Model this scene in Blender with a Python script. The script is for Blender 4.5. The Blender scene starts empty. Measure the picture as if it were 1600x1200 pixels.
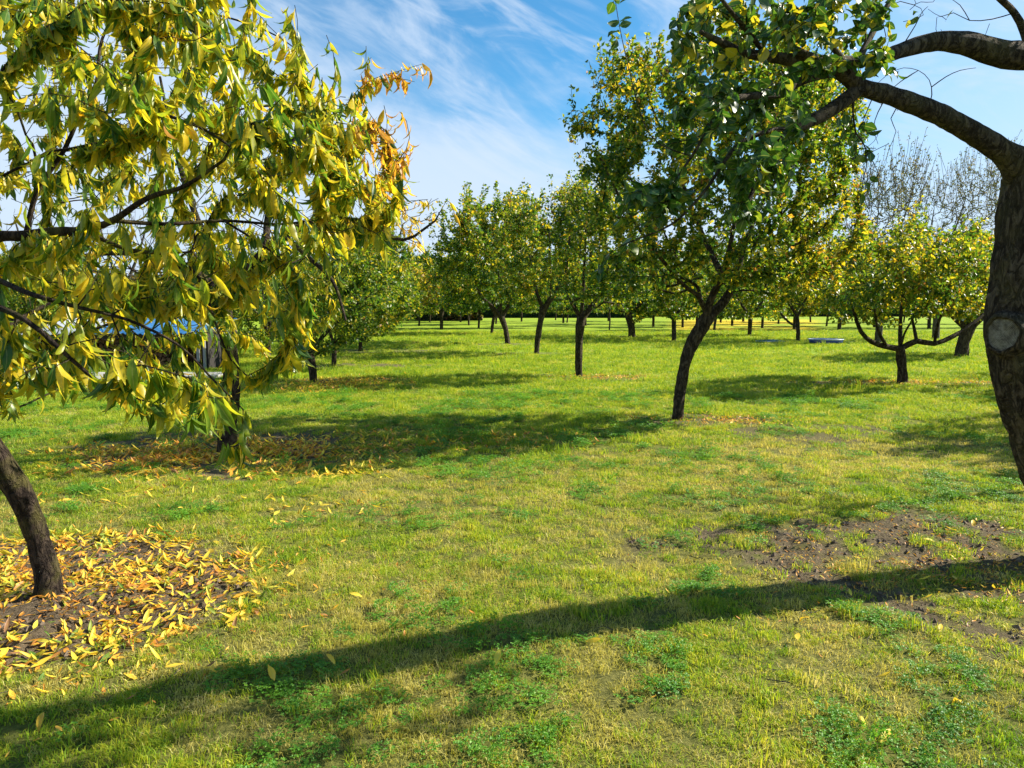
import bpy, math, random
import numpy as np
from mathutils import Vector, Matrix
rng = np.random.default_rng(11)
random.seed(5)
sc = bpy.context.scene
COL = sc.collection
R = math.radians

# ------------------------------------------------------------------ camera
CAMH, F, HOR = 1.6, 1160.0, 482.0
PITCH = math.atan((600 - HOR) / F)
cam = bpy.data.objects.new('camera', bpy.data.cameras.new('camera'))
COL.objects.link(cam)
cam.location = (0, 0, CAMH)
cam.rotation_euler = (math.pi / 2 - PITCH, 0, 0)
cam.data.sensor_width = 36
cam.data.lens = 36 * F / 1600
cam.data.clip_start = 0.05
cam.data.clip_end = 6000
sc.camera = cam

# ------------------------------------------------------------------ light
SUN_EL, SUN_AZ = R(35.5), R(72)          # azimuth clockwise from +Y (the view direction)
sdir = Vector((math.sin(SUN_AZ) * math.cos(SUN_EL), math.cos(SUN_AZ) * math.cos(SUN_EL), math.sin(SUN_EL)))
sun = bpy.data.objects.new('sun', bpy.data.lights.new('sun', 'SUN'))
COL.objects.link(sun)
sun.data.energy = 5.0
sun.data.angle = R(0.55)
sun.data.color = (1.0, 0.93, 0.80)
sun.rotation_euler = sdir.to_track_quat('Z', 'Y').to_euler()
sun.location = (20, 10, 20)

world = bpy.data.worlds.new("World")
sc.world = world
world.use_nodes = True
wn, wl = world.node_tree.nodes, world.node_tree.links
wn.clear()
wout = wn.new('ShaderNodeOutputWorld')
bg = wn.new('ShaderNodeBackground'); bg.inputs[1].default_value = 0.068
sky = wn.new('ShaderNodeTexSky'); sky.sky_type = 'NISHITA'; sky.sun_disc = False
sky.sun_elevation = SUN_EL; sky.sun_rotation = SUN_AZ
sky.air_density = 1.0; sky.dust_density = 0.6; sky.ozone_density = 2.5
geo = wn.new('ShaderNodeTexCoord')
sep = wn.new('ShaderNodeSeparateXYZ'); wl.new(geo.outputs['Generated'], sep.inputs[0])
def wmath(op, a, b=None, clamp=False):
    n = wn.new('ShaderNodeMath'); n.operation = op; n.use_clamp = clamp
    for i, v in enumerate((a, b)):
        if v is None: continue
        if isinstance(v, (int, float)): n.inputs[i].default_value = v
        else: wl.new(v, n.inputs[i])
    return n.outputs[0]
# cirrus: fibrous streaks drawn out along one direction of the sky vault
def wramp(f, a, b):
    n = wn.new('ShaderNodeMapRange'); n.interpolation_type = 'SMOOTHSTEP'; wl.new(f, n.inputs[0])
    n.inputs[1].default_value = a; n.inputs[2].default_value = b
    return n.outputs[0]
def streaks(tilt, along, across, detail, dist, seed):
    m0 = wn.new('ShaderNodeMapping'); wl.new(geo.outputs['Generated'], m0.inputs[0])
    m0.inputs['Rotation'].default_value = (0, R(tilt), 0)
    m = wn.new('ShaderNodeMapping'); wl.new(m0.outputs[0], m.inputs[0]); m.inputs['Scale'].default_value = (along, along, across)
    m.inputs['Location'].default_value = (seed, seed * .7, seed * .3)
    n = wn.new('ShaderNodeTexNoise'); wl.new(m.outputs[0], n.inputs['Vector'])
    n.inputs['Scale'].default_value = 1; n.inputs['Detail'].default_value = detail
    n.inputs['Roughness'].default_value = .58; n.inputs['Distortion'].default_value = dist
    return n.outputs['Fac']
n1 = streaks(-24, 1.6, 6.5, 7, .9, 3.1)
n2_ = streaks(-28, 4.0, 16, 9, 2.2, 7.7)
n3 = streaks(-12, 4.5, 12, 7, 1.2, 12.3)
s_ = wmath('ADD', sep.outputs[2], wmath('MULTIPLY', sep.outputs[0], .40))
s_ = wmath('ADD', s_, wmath('MULTIPLY', wmath('SUBTRACT', n1, .5), -.42))
s_ = wmath('ADD', s_, wmath('MULTIPLY', wmath('SUBTRACT', n2_, .5), -.16))
s_ = wmath('ADD', s_, wmath('MULTIPLY', wmath('SUBTRACT', n3, .5), -.14))
veil = wramp(s_, .36, .10)
low = wramp(sep.outputs[2], .27, .06)
calm = wramp(sep.outputs[2], .78, .40)          # unseen overhead cirrus is thinned to lower the sky's fill light
side = wmath('MULTIPLY', wramp(sep.outputs[0], .18, .62), .62)
def screen(a, b): return wmath('SUBTRACT', 1.0, wmath('MULTIPLY', wmath('SUBTRACT', 1.0, a), wmath('SUBTRACT', 1.0, b)))
n4 = streaks(-18, 2.0, 8, 7, 2.6, 21.4)
thin = screen(wmath('MULTIPLY', wramp(n2_, .46, .70), .30), wmath('MULTIPLY', wramp(n4, .49, .70), .6))
cc = screen(screen(wmath('MULTIPLY', veil, .86), wmath('MULTIPLY', low, .8)), screen(side, thin))
cc = wmath('MULTIPLY', wmath('MINIMUM', cc, .95), wmath('ADD', wmath('MULTIPLY', calm, .8), .2))
mix = wn.new('ShaderNodeMix'); mix.data_type = 'RGBA'
wl.new(cc, mix.inputs[0])
skm = wn.new('ShaderNodeMix'); skm.data_type = 'RGBA'; skm.blend_type = 'MULTIPLY'; skm.inputs[0].default_value = 1
wl.new(sky.outputs[0], skm.inputs[6]); skm.inputs[7].default_value = (.42, .95, 1.14, 1)
wl.new(skm.outputs[2], mix.inputs[6])
mix.inputs[7].default_value = (4.6, 5.5, 6.7, 1)
wl.new(mix.outputs[2], bg.inputs[0]); wl.new(bg.outputs[0], wout.inputs[0])

sc.view_settings.view_transform = 'Standard'
sc.view_settings.look = 'None'
sc.view_settings.exposure = 1.2
sc.view_settings.gamma = 1
sc.view_settings.use_curve_mapping = False
sc.cycles.max_bounces = 6
sc.cycles.transmission_bounces = 4
sc.cycles.diffuse_bounces = 3
sc.cycles.glossy_bounces = 2

# ------------------------------------------------------------------ helpers
def P(px, py, Y):
    """world point seen at photograph pixel (px,py) standing Y metres ahead"""
    x = (px - 800) / F; y = -(py - 600) / F
    dy = math.cos(PITCH) + y * math.sin(PITCH); dz = -math.sin(PITCH) + y * math.cos(PITCH)
    k = Y / dy
    return np.array([x * k, Y, CAMH + dz * k])
def G(px, py):
    y = -(py - 600) / F
    dy = math.cos(PITCH) + y * math.sin(PITCH); dz = -math.sin(PITCH) + y * math.cos(PITCH)
    k = -CAMH / dz
    return np.array([(px - 800) / F * k, dy * k, 0.0])

def proj(p):
    """world points -> photograph pixels"""
    p = np.asarray(p, float); d = p - np.array([0, 0, CAMH])
    f = d[..., 1] * math.cos(PITCH) - d[..., 2] * math.sin(PITCH)
    u = d[..., 1] * math.sin(PITCH) + d[..., 2] * math.cos(PITCH)
    f = np.where(f < .05, .05, f)
    return 800 + F * d[..., 0] / f, 600 - F * u / f

def hash3(i, j, k, s):
    h = (i * 374761393 + j * 668265263 + k * 2147483647 + s * 974634777) & 0xffffffff
    h = ((h ^ (h >> 13)) * 1274126177) & 0xffffffff
    return ((h ^ (h >> 16)) & 0xffff) / 65535.0
def vnoise(p, s=0):
    p = np.asarray(p, float); f = np.floor(p).astype(np.int64); t = p - f; t = t * t * (3 - 2 * t)
    out = 0
    for a in (0, 1):
        for b in (0, 1):
            for c in (0, 1):
                w = (t[..., 0] if a else 1 - t[..., 0]) * (t[..., 1] if b else 1 - t[..., 1]) * (t[..., 2] if c else 1 - t[..., 2])
                out = out + w * hash3(f[..., 0] + a, f[..., 1] + b, f[..., 2] + c, s)
    return out
def fbm(p, o=3, s=0):
    p = np.asarray(p, float); v = 0; a = .5; n = 0
    for i in range(o):
        v = v + a * vnoise(p * 2 ** i, s + i); n += a; a *= .5
    return v / n
def n2(x, y, sc_, s=0, o=3):
    return fbm(np.stack([np.asarray(x) * sc_, np.asarray(y) * sc_, np.zeros_like(np.asarray(x, float)) + s * 3.7], -1), o, s)
def sstep(a, b, x):
    t = np.clip((x - a) / (b - a), 0, 1); return t * t * (3 - 2 * t)

def mesh_from(name, V, tris=None, quads=None, mats=(), attrs=None, smooth=False, matidx=None):
    me = bpy.data.meshes.new(name)
    V = np.asarray(V, np.float32)
    nt = 0 if tris is None else len(tris); nq = 0 if quads is None else len(quads)
    me.vertices.add(len(V)); me.vertices.foreach_set('co', V.ravel())
    loops = []
    if nt: loops.append(np.asarray(tris, np.int32).ravel())
    if nq: loops.append(np.asarray(quads, np.int32).ravel())
    loops = np.concatenate(loops)
    me.loops.add(len(loops)); me.loops.foreach_set('vertex_index', loops)
    me.polygons.add(nt + nq)
    st = np.concatenate([np.arange(nt) * 3, nt * 3 + np.arange(nq) * 4]).astype(np.int32)
    me.polygons.foreach_set('loop_start', st)
    if matidx is not None: me.polygons.foreach_set('material_index', np.asarray(matidx, np.int32))
    me.update(calc_edges=True)
    me.polygons.foreach_set('use_smooth', np.full(nt + nq, smooth, bool))
    for k, a in (attrs or {}).items():
        at = me.attributes.new(k, 'FLOAT', 'POINT'); at.data.foreach_set('value', np.asarray(a, np.float32).ravel())
    for m in mats: me.materials.append(m)
    me.validate()
    return me

def link(name, me, parent=None, loc=None):
    o = bpy.data.objects.new(name, me); COL.objects.link(o)
    if parent is not None: o.parent = parent
    if loc is not None: o.location = loc
    return o
def tag(o, label=None, cat=None, group=None, kind=None):
    if label: o['label'] = label
    if cat: o['category'] = cat
    if group: o['group'] = group
    if kind: o['kind'] = kind
    return o
def empty(name, loc, label, cat, group=None):
    o = bpy.data.objects.new(name, None); COL.objects.link(o); o.location = loc
    o.empty_display_size = .2
    return tag(o, label, cat, group)
def copy_tree(root, loc, rz, s, label, group=None):
    r = root.copy(); COL.objects.link(r); r.location = loc; r.rotation_euler = (0, 0, rz); r.scale = (s, s, s)
    r['label'] = label
    if group: r['group'] = group
    for ch in list(root.children):
        c = ch.copy(); COL.objects.link(c); c.parent = r
    return r

# ------------------------------------------------------------------ materials
def newmat(name):
    m = bpy.data.materials.new(name); m.use_nodes = True
    n, l = m.node_tree.nodes, m.node_tree.links; n.clear()
    return m, n, l
def ramp(n, l, fac, stops, interp='LINEAR'):
    r = n.new('ShaderNodeValToRGB'); r.color_ramp.interpolation = interp
    e = r.color_ramp.elements
    while len(e) > 1: e.remove(e[-1])
    e[0].position = stops[0][0]; e[0].color = (*stops[0][1], 1)
    for p, c in stops[1:]:
        x = e.new(p); x.color = (*c, 1)
    if fac is not None: l.new(fac, r.inputs[0])
    return r.outputs[0]
def noise(n, l, vec, scale, detail=3, rough=.5, dist=0):
    t = n.new('ShaderNodeTexNoise'); t.inputs['Scale'].default_value = scale
    t.inputs['Detail'].default_value = detail; t.inputs['Roughness'].default_value = rough; t.inputs['Distortion'].default_value = dist
    if vec is not None: l.new(vec, t.inputs['Vector'])
    return t.outputs['Fac']
def mth(n, l, op, a, b=None, clamp=False):
    t = n.new('ShaderNodeMath'); t.operation = op; t.use_clamp = clamp
    for i, v in enumerate((a, b)):
        if v is None: continue
        if isinstance(v, (int, float)): t.inputs[i].default_value = v
        else: l.new(v, t.inputs[i])
    return t.outputs[0]
def mixc(n, l, f, a, b, bt='MIX'):
    t = n.new('ShaderNodeMix'); t.data_type = 'RGBA'; t.blend_type = bt
    for i, v in ((0, f), (6, a), (7, b)):
        if isinstance(v, (int, float)): t.inputs[i].default_value = v
        elif isinstance(v, tuple): t.inputs[i].default_value = (*v, 1)
        else: l.new(v, t.inputs[i])
    return t.outputs[2]
def attr(n, name):
    a = n.new('ShaderNodeAttribute'); a.attribute_name = name; return a.outputs['Fac']
def pos(n): return n.new('ShaderNodeNewGeometry').outputs['Position']
def simple(name, col, rough=.6, var=.25, scale=8, metal=0):
    m, n, l = newmat(name)
    b = n.new('ShaderNodeBsdfPrincipled'); o = n.new('ShaderNodeOutputMaterial')
    tc = n.new('ShaderNodeTexCoord').outputs['Object']
    f = noise(n, l, tc, scale, 5, .6)
    c = ramp(n, l, f, [(.3, tuple(x * (1 - var) for x in col)), (.7, tuple(min(1, x * (1 + var)) for x in col))])
    l.new(c, b.inputs['Base Color']); b.inputs['Roughness'].default_value = rough; b.inputs['Metallic'].default_value = metal
    l.new(b.outputs[0], o.inputs[0]); return m

LEAF_STOPS = [(0, (.022, .062, .012)), (.25, (.045, .115, .014)), (.45, (.12, .19, .015)), (.6, (.30, .30, .018)),
              (.76, (.56, .42, .025)), (.9, (.46, .22, .035)), (1, (.24, .11, .04))]
def leafmat(name, stops=LEAF_STOPS, trans=.45, rough=.38, spec=.5, rib=True, gain=1.0):
    m, n, l = newmat(name)
    o = n.new('ShaderNodeOutputMaterial')
    tone = attr(n, 'tone')
    nz = noise(n, l, pos(n), 60 if rib else 25, 2)
    t = mth(n, l, 'ADD', tone, mth(n, l, 'MULTIPLY', mth(n, l, 'SUBTRACT', nz, .5), .22))
    col = ramp(n, l, t, [(p, tuple(x * gain for x in c)) for p, c in stops])
    if rib:
        rb = attr(n, 'rib')
        f = mth(n, l, 'SUBTRACT', 1.0, mth(n, l, 'MULTIPLY', rb, 7.0), True)
        col = mixc(n, l, mth(n, l, 'MULTIPLY', f, .45), col, (.45, .46, .16))
    b = n.new('ShaderNodeBsdfPrincipled')
    l.new(col, b.inputs['Base Color']); b.inputs['Roughness'].default_value = rough
    b.inputs['Specular IOR Level'].default_value = spec
    tr = n.new('ShaderNodeBsdfTranslucent')
    l.new(mixc(n, l, 1.0, col, (1.7, 1.65, .9), 'MULTIPLY'), tr.inputs[0])
    ms = n.new('ShaderNodeMixShader'); ms.inputs[0].default_value = trans
    l.new(b.outputs[0], ms.inputs[1]); l.new(tr.outputs[0], ms.inputs[2]); l.new(ms.outputs[0], o.inputs[0])
    return m
def barkmat(name, dark, light, moss=None, mossamt=0.0, scale=1.0, bump=.6):
    m, n, l = newmat(name)
    o = n.new('ShaderNodeOutputMaterial'); b = n.new('ShaderNodeBsdfPrincipled')
    tc = n.new('ShaderNodeTexCoord').outputs['Object']
    mp = n.new('ShaderNodeMapping'); l.new(tc, mp.inputs[0]); mp.inputs['Scale'].default_value = (1, 1, .42)
    a = noise(n, l, mp.outputs[0], 40 * scale, 8, .72, .4)
    rdg = noise(n, l, mp.outputs[0], 17 * scale, 5, .6, 1.1)
    crack = mth(n, l, 'MULTIPLY', mth(n, l, 'ABSOLUTE', mth(n, l, 'SUBTRACT', rdg, .5)), 16.0, True)
    c = ramp(n, l, a, [(.38, dark), (.50, tuple((x + y) / 2 for x, y in zip(dark, light))), (.62, light)])
    c = mixc(n, l, mth(n, l, 'MULTIPLY', mth(n, l, 'SUBTRACT', 1.0, crack, True), .7), c, tuple(x * .5 for x in dark))
    big = noise(n, l, tc, 5 * scale, 4, .6)
    if moss:
        c = mixc(n, l, mth(n, l, 'MULTIPLY', ramp(n, l, big, [(.48, (0, 0, 0)), (.62, (1, 1, 1))]), mossamt), c, moss)
    l.new(c, b.inputs['Base Color']); b.inputs['Roughness'].default_value = .95
    b.inputs['Specular IOR Level'].default_value = .15
    bp = n.new('ShaderNodeBump'); bp.inputs['Strength'].default_value = min(1, bump * 1.4); bp.inputs['Distance'].default_value = .035
    h = mth(n, l, 'ADD', a, mth(n, l, 'MULTIPLY', crack, .7))
    l.new(h, bp.inputs['Height']); l.new(bp.outputs[0], b.inputs['Normal'])
    l.new(b.outputs[0], o.inputs[0]); return m

M_peach = leafmat('peach_leaf', trans=.50, rough=.36, spec=.42, gain=1.2)
M_apple = leafmat('apple_leaf', trans=.42, rough=.36, spec=.5)
M_leaf = leafmat('orchard_leaf', trans=.48, rough=.42, spec=.45, rib=False)
M_dull = leafmat('dull_leaf', stops=[(0, (.03, .05, .02)), (.5, (.10, .11, .035)), (1, (.22, .16, .06))], trans=.35, rough=.6, spec=.3, rib=False)
M_fallen = leafmat('fallen_leaf', stops=[(0, (.07, .16, .02)), (.2, (.25, .30, .03)), (.38, (.68, .57, .055)), (.65, (.78, .52, .05)), (.85, (.66, .27, .03)), (1, (.26, .13, .06))], trans=.25, rough=.5, spec=.3)
M_barkP = barkmat('peach_bark', (.022, .015, .012), (.085, .062, .045), (.13, .12, .03), .6)
M_barkA = barkmat('apple_bark', (.035, .026, .017), (.15, .12, .085), (.13, .115, .045), .4, .8, .8)
M_bark = barkmat('orchard_bark', (.028, .021, .014), (.12, .095, .06), None, 0, .6)
M_barkG = barkmat('grey_twig_bark', (.06, .05, .042), (.17, .145, .12), None, 0, .6)

# ------------------------------------------------------------------ ground fields
def ellipse(x, y, cx_, cy_, rx, ry, s, wob=.5):
    d = np.sqrt(((x - cx_) / rx) ** 2 + ((y - cy_) / ry) ** 2)
    d = d + (n2(x, y, 1.6, s) - .5) * wob * 2 + (n2(x, y, 7, s + 5) - .5) * wob
    return sstep(1.15, .8, d)
TREEDISC = [(-3.2, 8.3, 1.9, 1.35, .9), (2.7, 10.6, 1.2, .6, .75), (1.9, 17.4, 1.5, .8, .7), (.9, 26.3, 2.0, 1.2, .75),
            (-3.9, 16, 1.9, 1.2, .85), (-4.6, 21, 2.4, 1.2, .9), (-5.2, 28, 3, 1.6, .9), (8.6, 16, 2.6, .6, .9), (15, 24.7, 3, 1, .8),
            (-.2, 33.7, 2.6, 1.3, .8), (-1, 46, 3, 2, .7), (7, 37, 2, 1, .7), (14.2, 37, 3, 1.5, .7), (6, 43, 3, 1.5, .6), (3.9, 9.6, 1.1, .7, .65)]
def soil(x, y):
    x = np.asarray(x, float); y = np.asarray(y, float)
    a = ellipse(x, y, -2.95, 4.05, 1.5, 1.12, 2, .16)
    b = .93 * ellipse(x, y, 3.0, 4.5, 2.0, 1.15, 4, .6) * (.1 + .9 * sstep(.40, .54, .6 * n2(x, y, 4.2, 9) + .4 * n2(x, y, 13, 12)))
    out = np.maximum(a, b)
    for i, (cx_, cy_, rx, ry, k) in enumerate(TREEDISC):
        out = np.maximum(out, k * ellipse(x, y, cx_, cy_, rx, ry, 20 + i, .45) * (.35 + .65 * sstep(.3, .6, n2(x, y, 3.1, 31))))
    return np.clip(out, 0, 1)
def dry(x, y):
    x = np.asarray(x, float); y = np.asarray(y, float)
    near = sstep(13, 6, y)
    d = sstep(.40, .62, n2(x, y, .55, 41)) * .5 + sstep(.42, .62, n2(x, y, 2.6, 43)) * .6
    d = d * (.22 + .68 * near) + .04 * near
    d = np.maximum(d, .9 * ellipse(x, y, -.9, 6.3, 1.1, 1.0, 60, .5))
    d = np.maximum(d, .8 * ellipse(x, y, -1.0, 3.9, .5, .8, 61, .4))
    d = np.maximum(d, .95 * ellipse(x, y, 4.2, 8.2, 2.0, 1.2, 62, .5))
    d = np.maximum(d, .7 * ellipse(x, y, 1.2, 6.6, 1.8, 1.2, 63, .6))
    return np.clip(d, 0, 1)
def zg(x, y):
    x = np.asarray(x, float); y = np.asarray(y, float)
    s = soil(x, y); k = sstep(30, 12, np.abs(y))
    return ((n2(x, y, .5, 51) - .5) * .09 + (n2(x, y, 2.2, 52) - .5) * .03 + s * (n2(x, y, 9, 53) - .5) * .07 + s * (n2(x, y, 26, 54) - .5) * .03) * k - .01

# ------------------------------------------------------------------ the ground sheet
ys = [-2000, -200, -30, -8, -2, 0, 1.0, 1.6]
y = 1.9
while y < 420: ys.append(y); y *= 1.0105
ys += [600, 1200, 4000]
ys = np.array(ys)
u = np.linspace(-1, 1, 331)
w = np.maximum(ys, 2.0) * .86 + .8
w = np.minimum(w, 420)
X = u[None, :] * w[:, None]
far = np.array([[150.], [1200.]]) + w[None, :]
X = np.concatenate([-far[1][:, None] - 2500, -far[0][:, None], X, far[0][:, None], far[1][:, None] + 2500], 1)
Yg = np.repeat(ys[:, None], X.shape[1], 1)
nr, nc = X.shape
S = soil(X, Yg); Dr = dry(X, Yg); Z = zg(X, Yg)
# bright yellow litter lying far off under the last row
LY = np.clip(sstep(.3, .5, n2(X, Yg, .25, 71)) * sstep(52, 58, Yg) * sstep(120, 95, Yg) * sstep(.20, .24, X / np.maximum(Yg, 1)) * sstep(.43, .38, X / np.maximum(Yg, 1)), 0, 1)
idx = np.arange(nr * nc).reshape(nr, nc)
Q = np.stack([idx[:-1, :-1], idx[:-1, 1:], idx[1:, 1:], idx[1:, :-1]], -1).reshape(-1, 4)
m, n, l = newmat('lawn_ground')
o = n.new('ShaderNodeOutputMaterial'); b = n.new('ShaderNodeBsdfPrincipled')
p = pos(n)
GREEN = [(.25, (.11, .20, .012)), (.5, (.22, .33, .018)), (.75, (.36, .42, .022))]
DRY = [(.3, (.24, .24, .05)), (.7, (.42, .37, .12))]
g1 = noise(n, l, p, 1.3, 5, .6); g2 = noise(n, l, p, 28, 4, .7)
gm = mth(n, l, 'ADD', mth(n, l, 'MULTIPLY', g1, .55), mth(n, l, 'MULTIPLY', g2, .45))
gc = ramp(n, l, gm, [(.36, GREEN[0][1]), (.5, GREEN[1][1]), (.64, GREEN[2][1])])
dc = ramp(n, l, g2, DRY)
sl = ramp(n, l, noise(n, l, p, 45, 6, .75), [(.3, (.05, .036, .022)), (.55, (.14, .105, .065)), (.75, (.29, .23, .155))])
c = mixc(n, l, mth(n, l, 'MULTIPLY', attr(n, 'dry'), .75), gc, dc)
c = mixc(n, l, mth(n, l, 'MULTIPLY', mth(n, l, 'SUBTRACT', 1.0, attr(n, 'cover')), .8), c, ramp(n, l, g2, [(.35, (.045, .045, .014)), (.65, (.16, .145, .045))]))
c = mixc(n, l, attr(n, 'yellow'), c, (.62, .45, .03))
c = mixc(n, l, attr(n, 'soil'), c, sl)
l.new(c, b.inputs['Base Color']); b.inputs['Roughness'].default_value = .95; b.inputs['Specular IOR Level'].default_value = .1
bp = n.new('ShaderNodeBump'); bp.inputs['Strength'].default_value = .8; bp.inputs['Distance'].default_value = .03
l.new(noise(n, l, p, 60, 5, .7), bp.inputs['Height']); l.new(bp.outputs[0], b.inputs['Normal'])
l.new(b.outputs[0], o.inputs[0])
M_ground = m
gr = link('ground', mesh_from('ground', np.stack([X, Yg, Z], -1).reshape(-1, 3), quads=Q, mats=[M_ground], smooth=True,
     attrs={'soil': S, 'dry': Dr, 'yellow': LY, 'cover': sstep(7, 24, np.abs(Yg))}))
tag(gr, kind='structure')

# paved path at the far left, laid as slabs
M_pave = simple('paving_concrete', (.34, .33, .31), .9, .3, 6)
def boxV(x0, y0, z0, x1, y1, z1):
    V = np.array([[x0, y0, z0], [x1, y0, z0], [x1, y1, z0], [x0, y1, z0], [x0, y0, z1], [x1, y0, z1], [x1, y1, z1], [x0, y1, z1]], float)
    Fq = np.array([[0, 3, 2, 1], [4, 5, 6, 7], [0, 1, 5, 4], [1, 2, 6, 5], [2, 3, 7, 6], [3, 0, 4, 7]])
    return V, Fq
def box_obj(name, b_, mat, parent=None, loc=None, bevel=0):
    V, Fq = boxV(*b_); me = mesh_from(name, V, quads=Fq, mats=[mat]); o_ = link(name, me, parent, loc)
    if bevel:
        md = o_.modifiers.new('bevel', 'BEVEL'); md.width = bevel; md.segments = 2
    return o_
path = tag(box_obj('path', (-24, 16.3, -.06, -6.9, 18.2, .012), M_pave), kind='structure')
slab = None
for i in range(19):
    for j in range(2):
        x0 = -7.79 - i * .9; y0 = 16.32 + j * .94
        if slab is None:
            V, Fq = boxV(0, 0, 0, .88, .92, .03); slab = mesh_from('slab', V, quads=Fq, mats=[M_pave])
        link('slab', slab, path, (x0, y0, .013 + random.uniform(0, .006)))

# ------------------------------------------------------------------ leaf templates
def leaf_template(kind, curl, fold, twist=0.0):
    """unit leaf: base at origin, tip along +y; x across, z normal. returns V, tris, rib"""
    if kind == 'lance': prof = [(0, .01), (.1, .05), (.3, .118), (.5, .135), (.72, .095), (.9, .035), (1, .004)]
    elif kind == 'ovate': prof = [(0, .01), (.14, .02), (.26, .19), (.48, .30), (.7, .25), (.88, .12), (1, .01)]
    else: prof = [(0, .03), (.38, .3), (1, .02)]
    V, rib = [], []
    a = 0; yy = 0; zz_ = 0; lt = 0
    for t, wd in prof:
        ds = t - lt; lt = t
        a = curl * t
        yy += ds * math.cos(a); zz_ -= ds * math.sin(a)
        tw = twist * t
        for s in (-1, 0, 1):
            lx = s * wd * math.cos(fold); lz = abs(s) * wd * math.sin(fold) + (.012 * math.sin(t * 19 + s) if s and kind != 'mini' else 0)
            V.append((lx * math.cos(tw) - lz * math.sin(tw), yy + lz * math.sin(a) * .6, zz_ + lx * math.sin(tw) + lz * math.cos(tw)))
            rib.append(abs(s))
    T = []
    for i in range(len(prof) - 1):
        b0 = i * 3
        for k in (0, 1):
            q = (b0 + k, b0 + k + 1, b0 + k + 4, b0 + k + 3)
            T += [(q[0], q[1], q[2]), (q[0], q[2], q[3])]
    return np.array(V), np.array(T), np.array(rib, float)
def mini_template():
    V = np.array([[0, 0, 0], [-.3, .45, .09], [.3, .45, .09], [0, 1, -.08], [0, .5, 0]], float)
    T = np.array([[0, 4, 1], [0, 2, 4], [1, 4, 3], [4, 2, 3]])
    return V, T, np.array([0, 1, 1, 0, 0.])
def quad_template():
    V = np.array([[0, 0, 0], [-.32, .5, .08], [.32, .5, .08], [0, 1, 0]], float)
    return V, np.array([[0, 2, 1], [1, 2, 3]]), np.array([0, 1, 1, 0.])
T_LANCE = [leaf_template('lance', c_, f_, t_) for c_, f_, t_ in ((.5, .35, .2), (1.0, .3, -.3), (1.5, .5, .4), (.8, .15, .6), (.2, .45, -.2))]
T_CURL = [leaf_template('lance', c_, f_, t_) for c_, f_, t_ in ((2.6, .9, .3), (3.3, .8, -.4), (2.2, 1.0, .2))]
T_OVATE = [leaf_template('ovate', c_, f_, t_) for c_, f_, t_ in ((.4, .25, .1), (.9, .4, -.3), (.2, .1, .3), (1.3, .5, .2))]
T_MINI = [mini_template()]
T_QUAD = [quad_template()]
def frames(d, nrm):
    d = d / np.linalg.norm(d, axis=1, keepdims=True)
    s = np.cross(d, nrm); s /= np.linalg.norm(s, axis=1, keepdims=True) + 1e-9
    nn = np.cross(s, d)
    return s, d, nn
def leaf_mesh(name, mat, p, d, nrm, size, tone, temps, wsc=1.0, which=None):
    s, d, nn = frames(d, nrm); N = len(p)
    if which is None: which = rng.integers(0, len(temps), N)
    Vs, Ts, tn, rb = [], [], [], []; off = 0
    wj = rng.uniform(.8, 1.15, N) * wsc
    for k, (tv, tt, tr_) in enumerate(temps):
        m_ = np.where(which == k)[0]
        if not len(m_): continue
        sz = size[m_][:, None, None]
        V = p[m_][:, None, :] + sz * (tv[None, :, 0:1] * wj[m_][:, None, None] * s[m_][:, None, :] + tv[None, :, 1:2] * d[m_][:, None, :] + tv[None, :, 2:3] * nn[m_][:, None, :])
        T = tt[None] + (np.arange(len(m_)) * len(tv))[:, None, None] + off
        Vs.append(V.reshape(-1, 3)); Ts.append(T.reshape(-1, 3)); off += len(m_) * len(tv)
        tn.append(np.repeat(tone[m_], len(tv))); rb.append(np.tile(tr_, len(m_)))
    return mesh_from(name, np.concatenate(Vs), tris=np.concatenate(Ts), mats=[mat], smooth=(len(temps[0][0]) > 6),
                     attrs={'tone': np.concatenate(tn), 'rib': np.concatenate(rb)})
POOL = {}
def single_leaf(mat, key, temps, k, toneq):
    kk = (key, k, toneq)
    if kk not in POOL:
        tv, tt, tr_ = temps[k]
        POOL[kk] = mesh_from('leaf_' + key, tv, tris=tt, mats=[mat], smooth=True, attrs={'tone': np.full(len(tv), toneq / 14.), 'rib': tr_})
    return POOL[kk]
def place_leaf(name, me, p, s, d, nn, size, wj, parent=None, base=None):
    o_ = bpy.data.objects.new(name, me); COL.objects.link(o_)
    M = Matrix(((s[0] * size * wj, d[0] * size, nn[0] * size, p[0]), (s[1] * size * wj, d[1] * size, nn[1] * size, p[1]),
                (s[2] * size * wj, d[2] * size, nn[2] * size, p[2]), (0, 0, 0, 1)))
    if parent is not None: o_.parent = parent
    o_.matrix_local = M
    return o_

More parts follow.
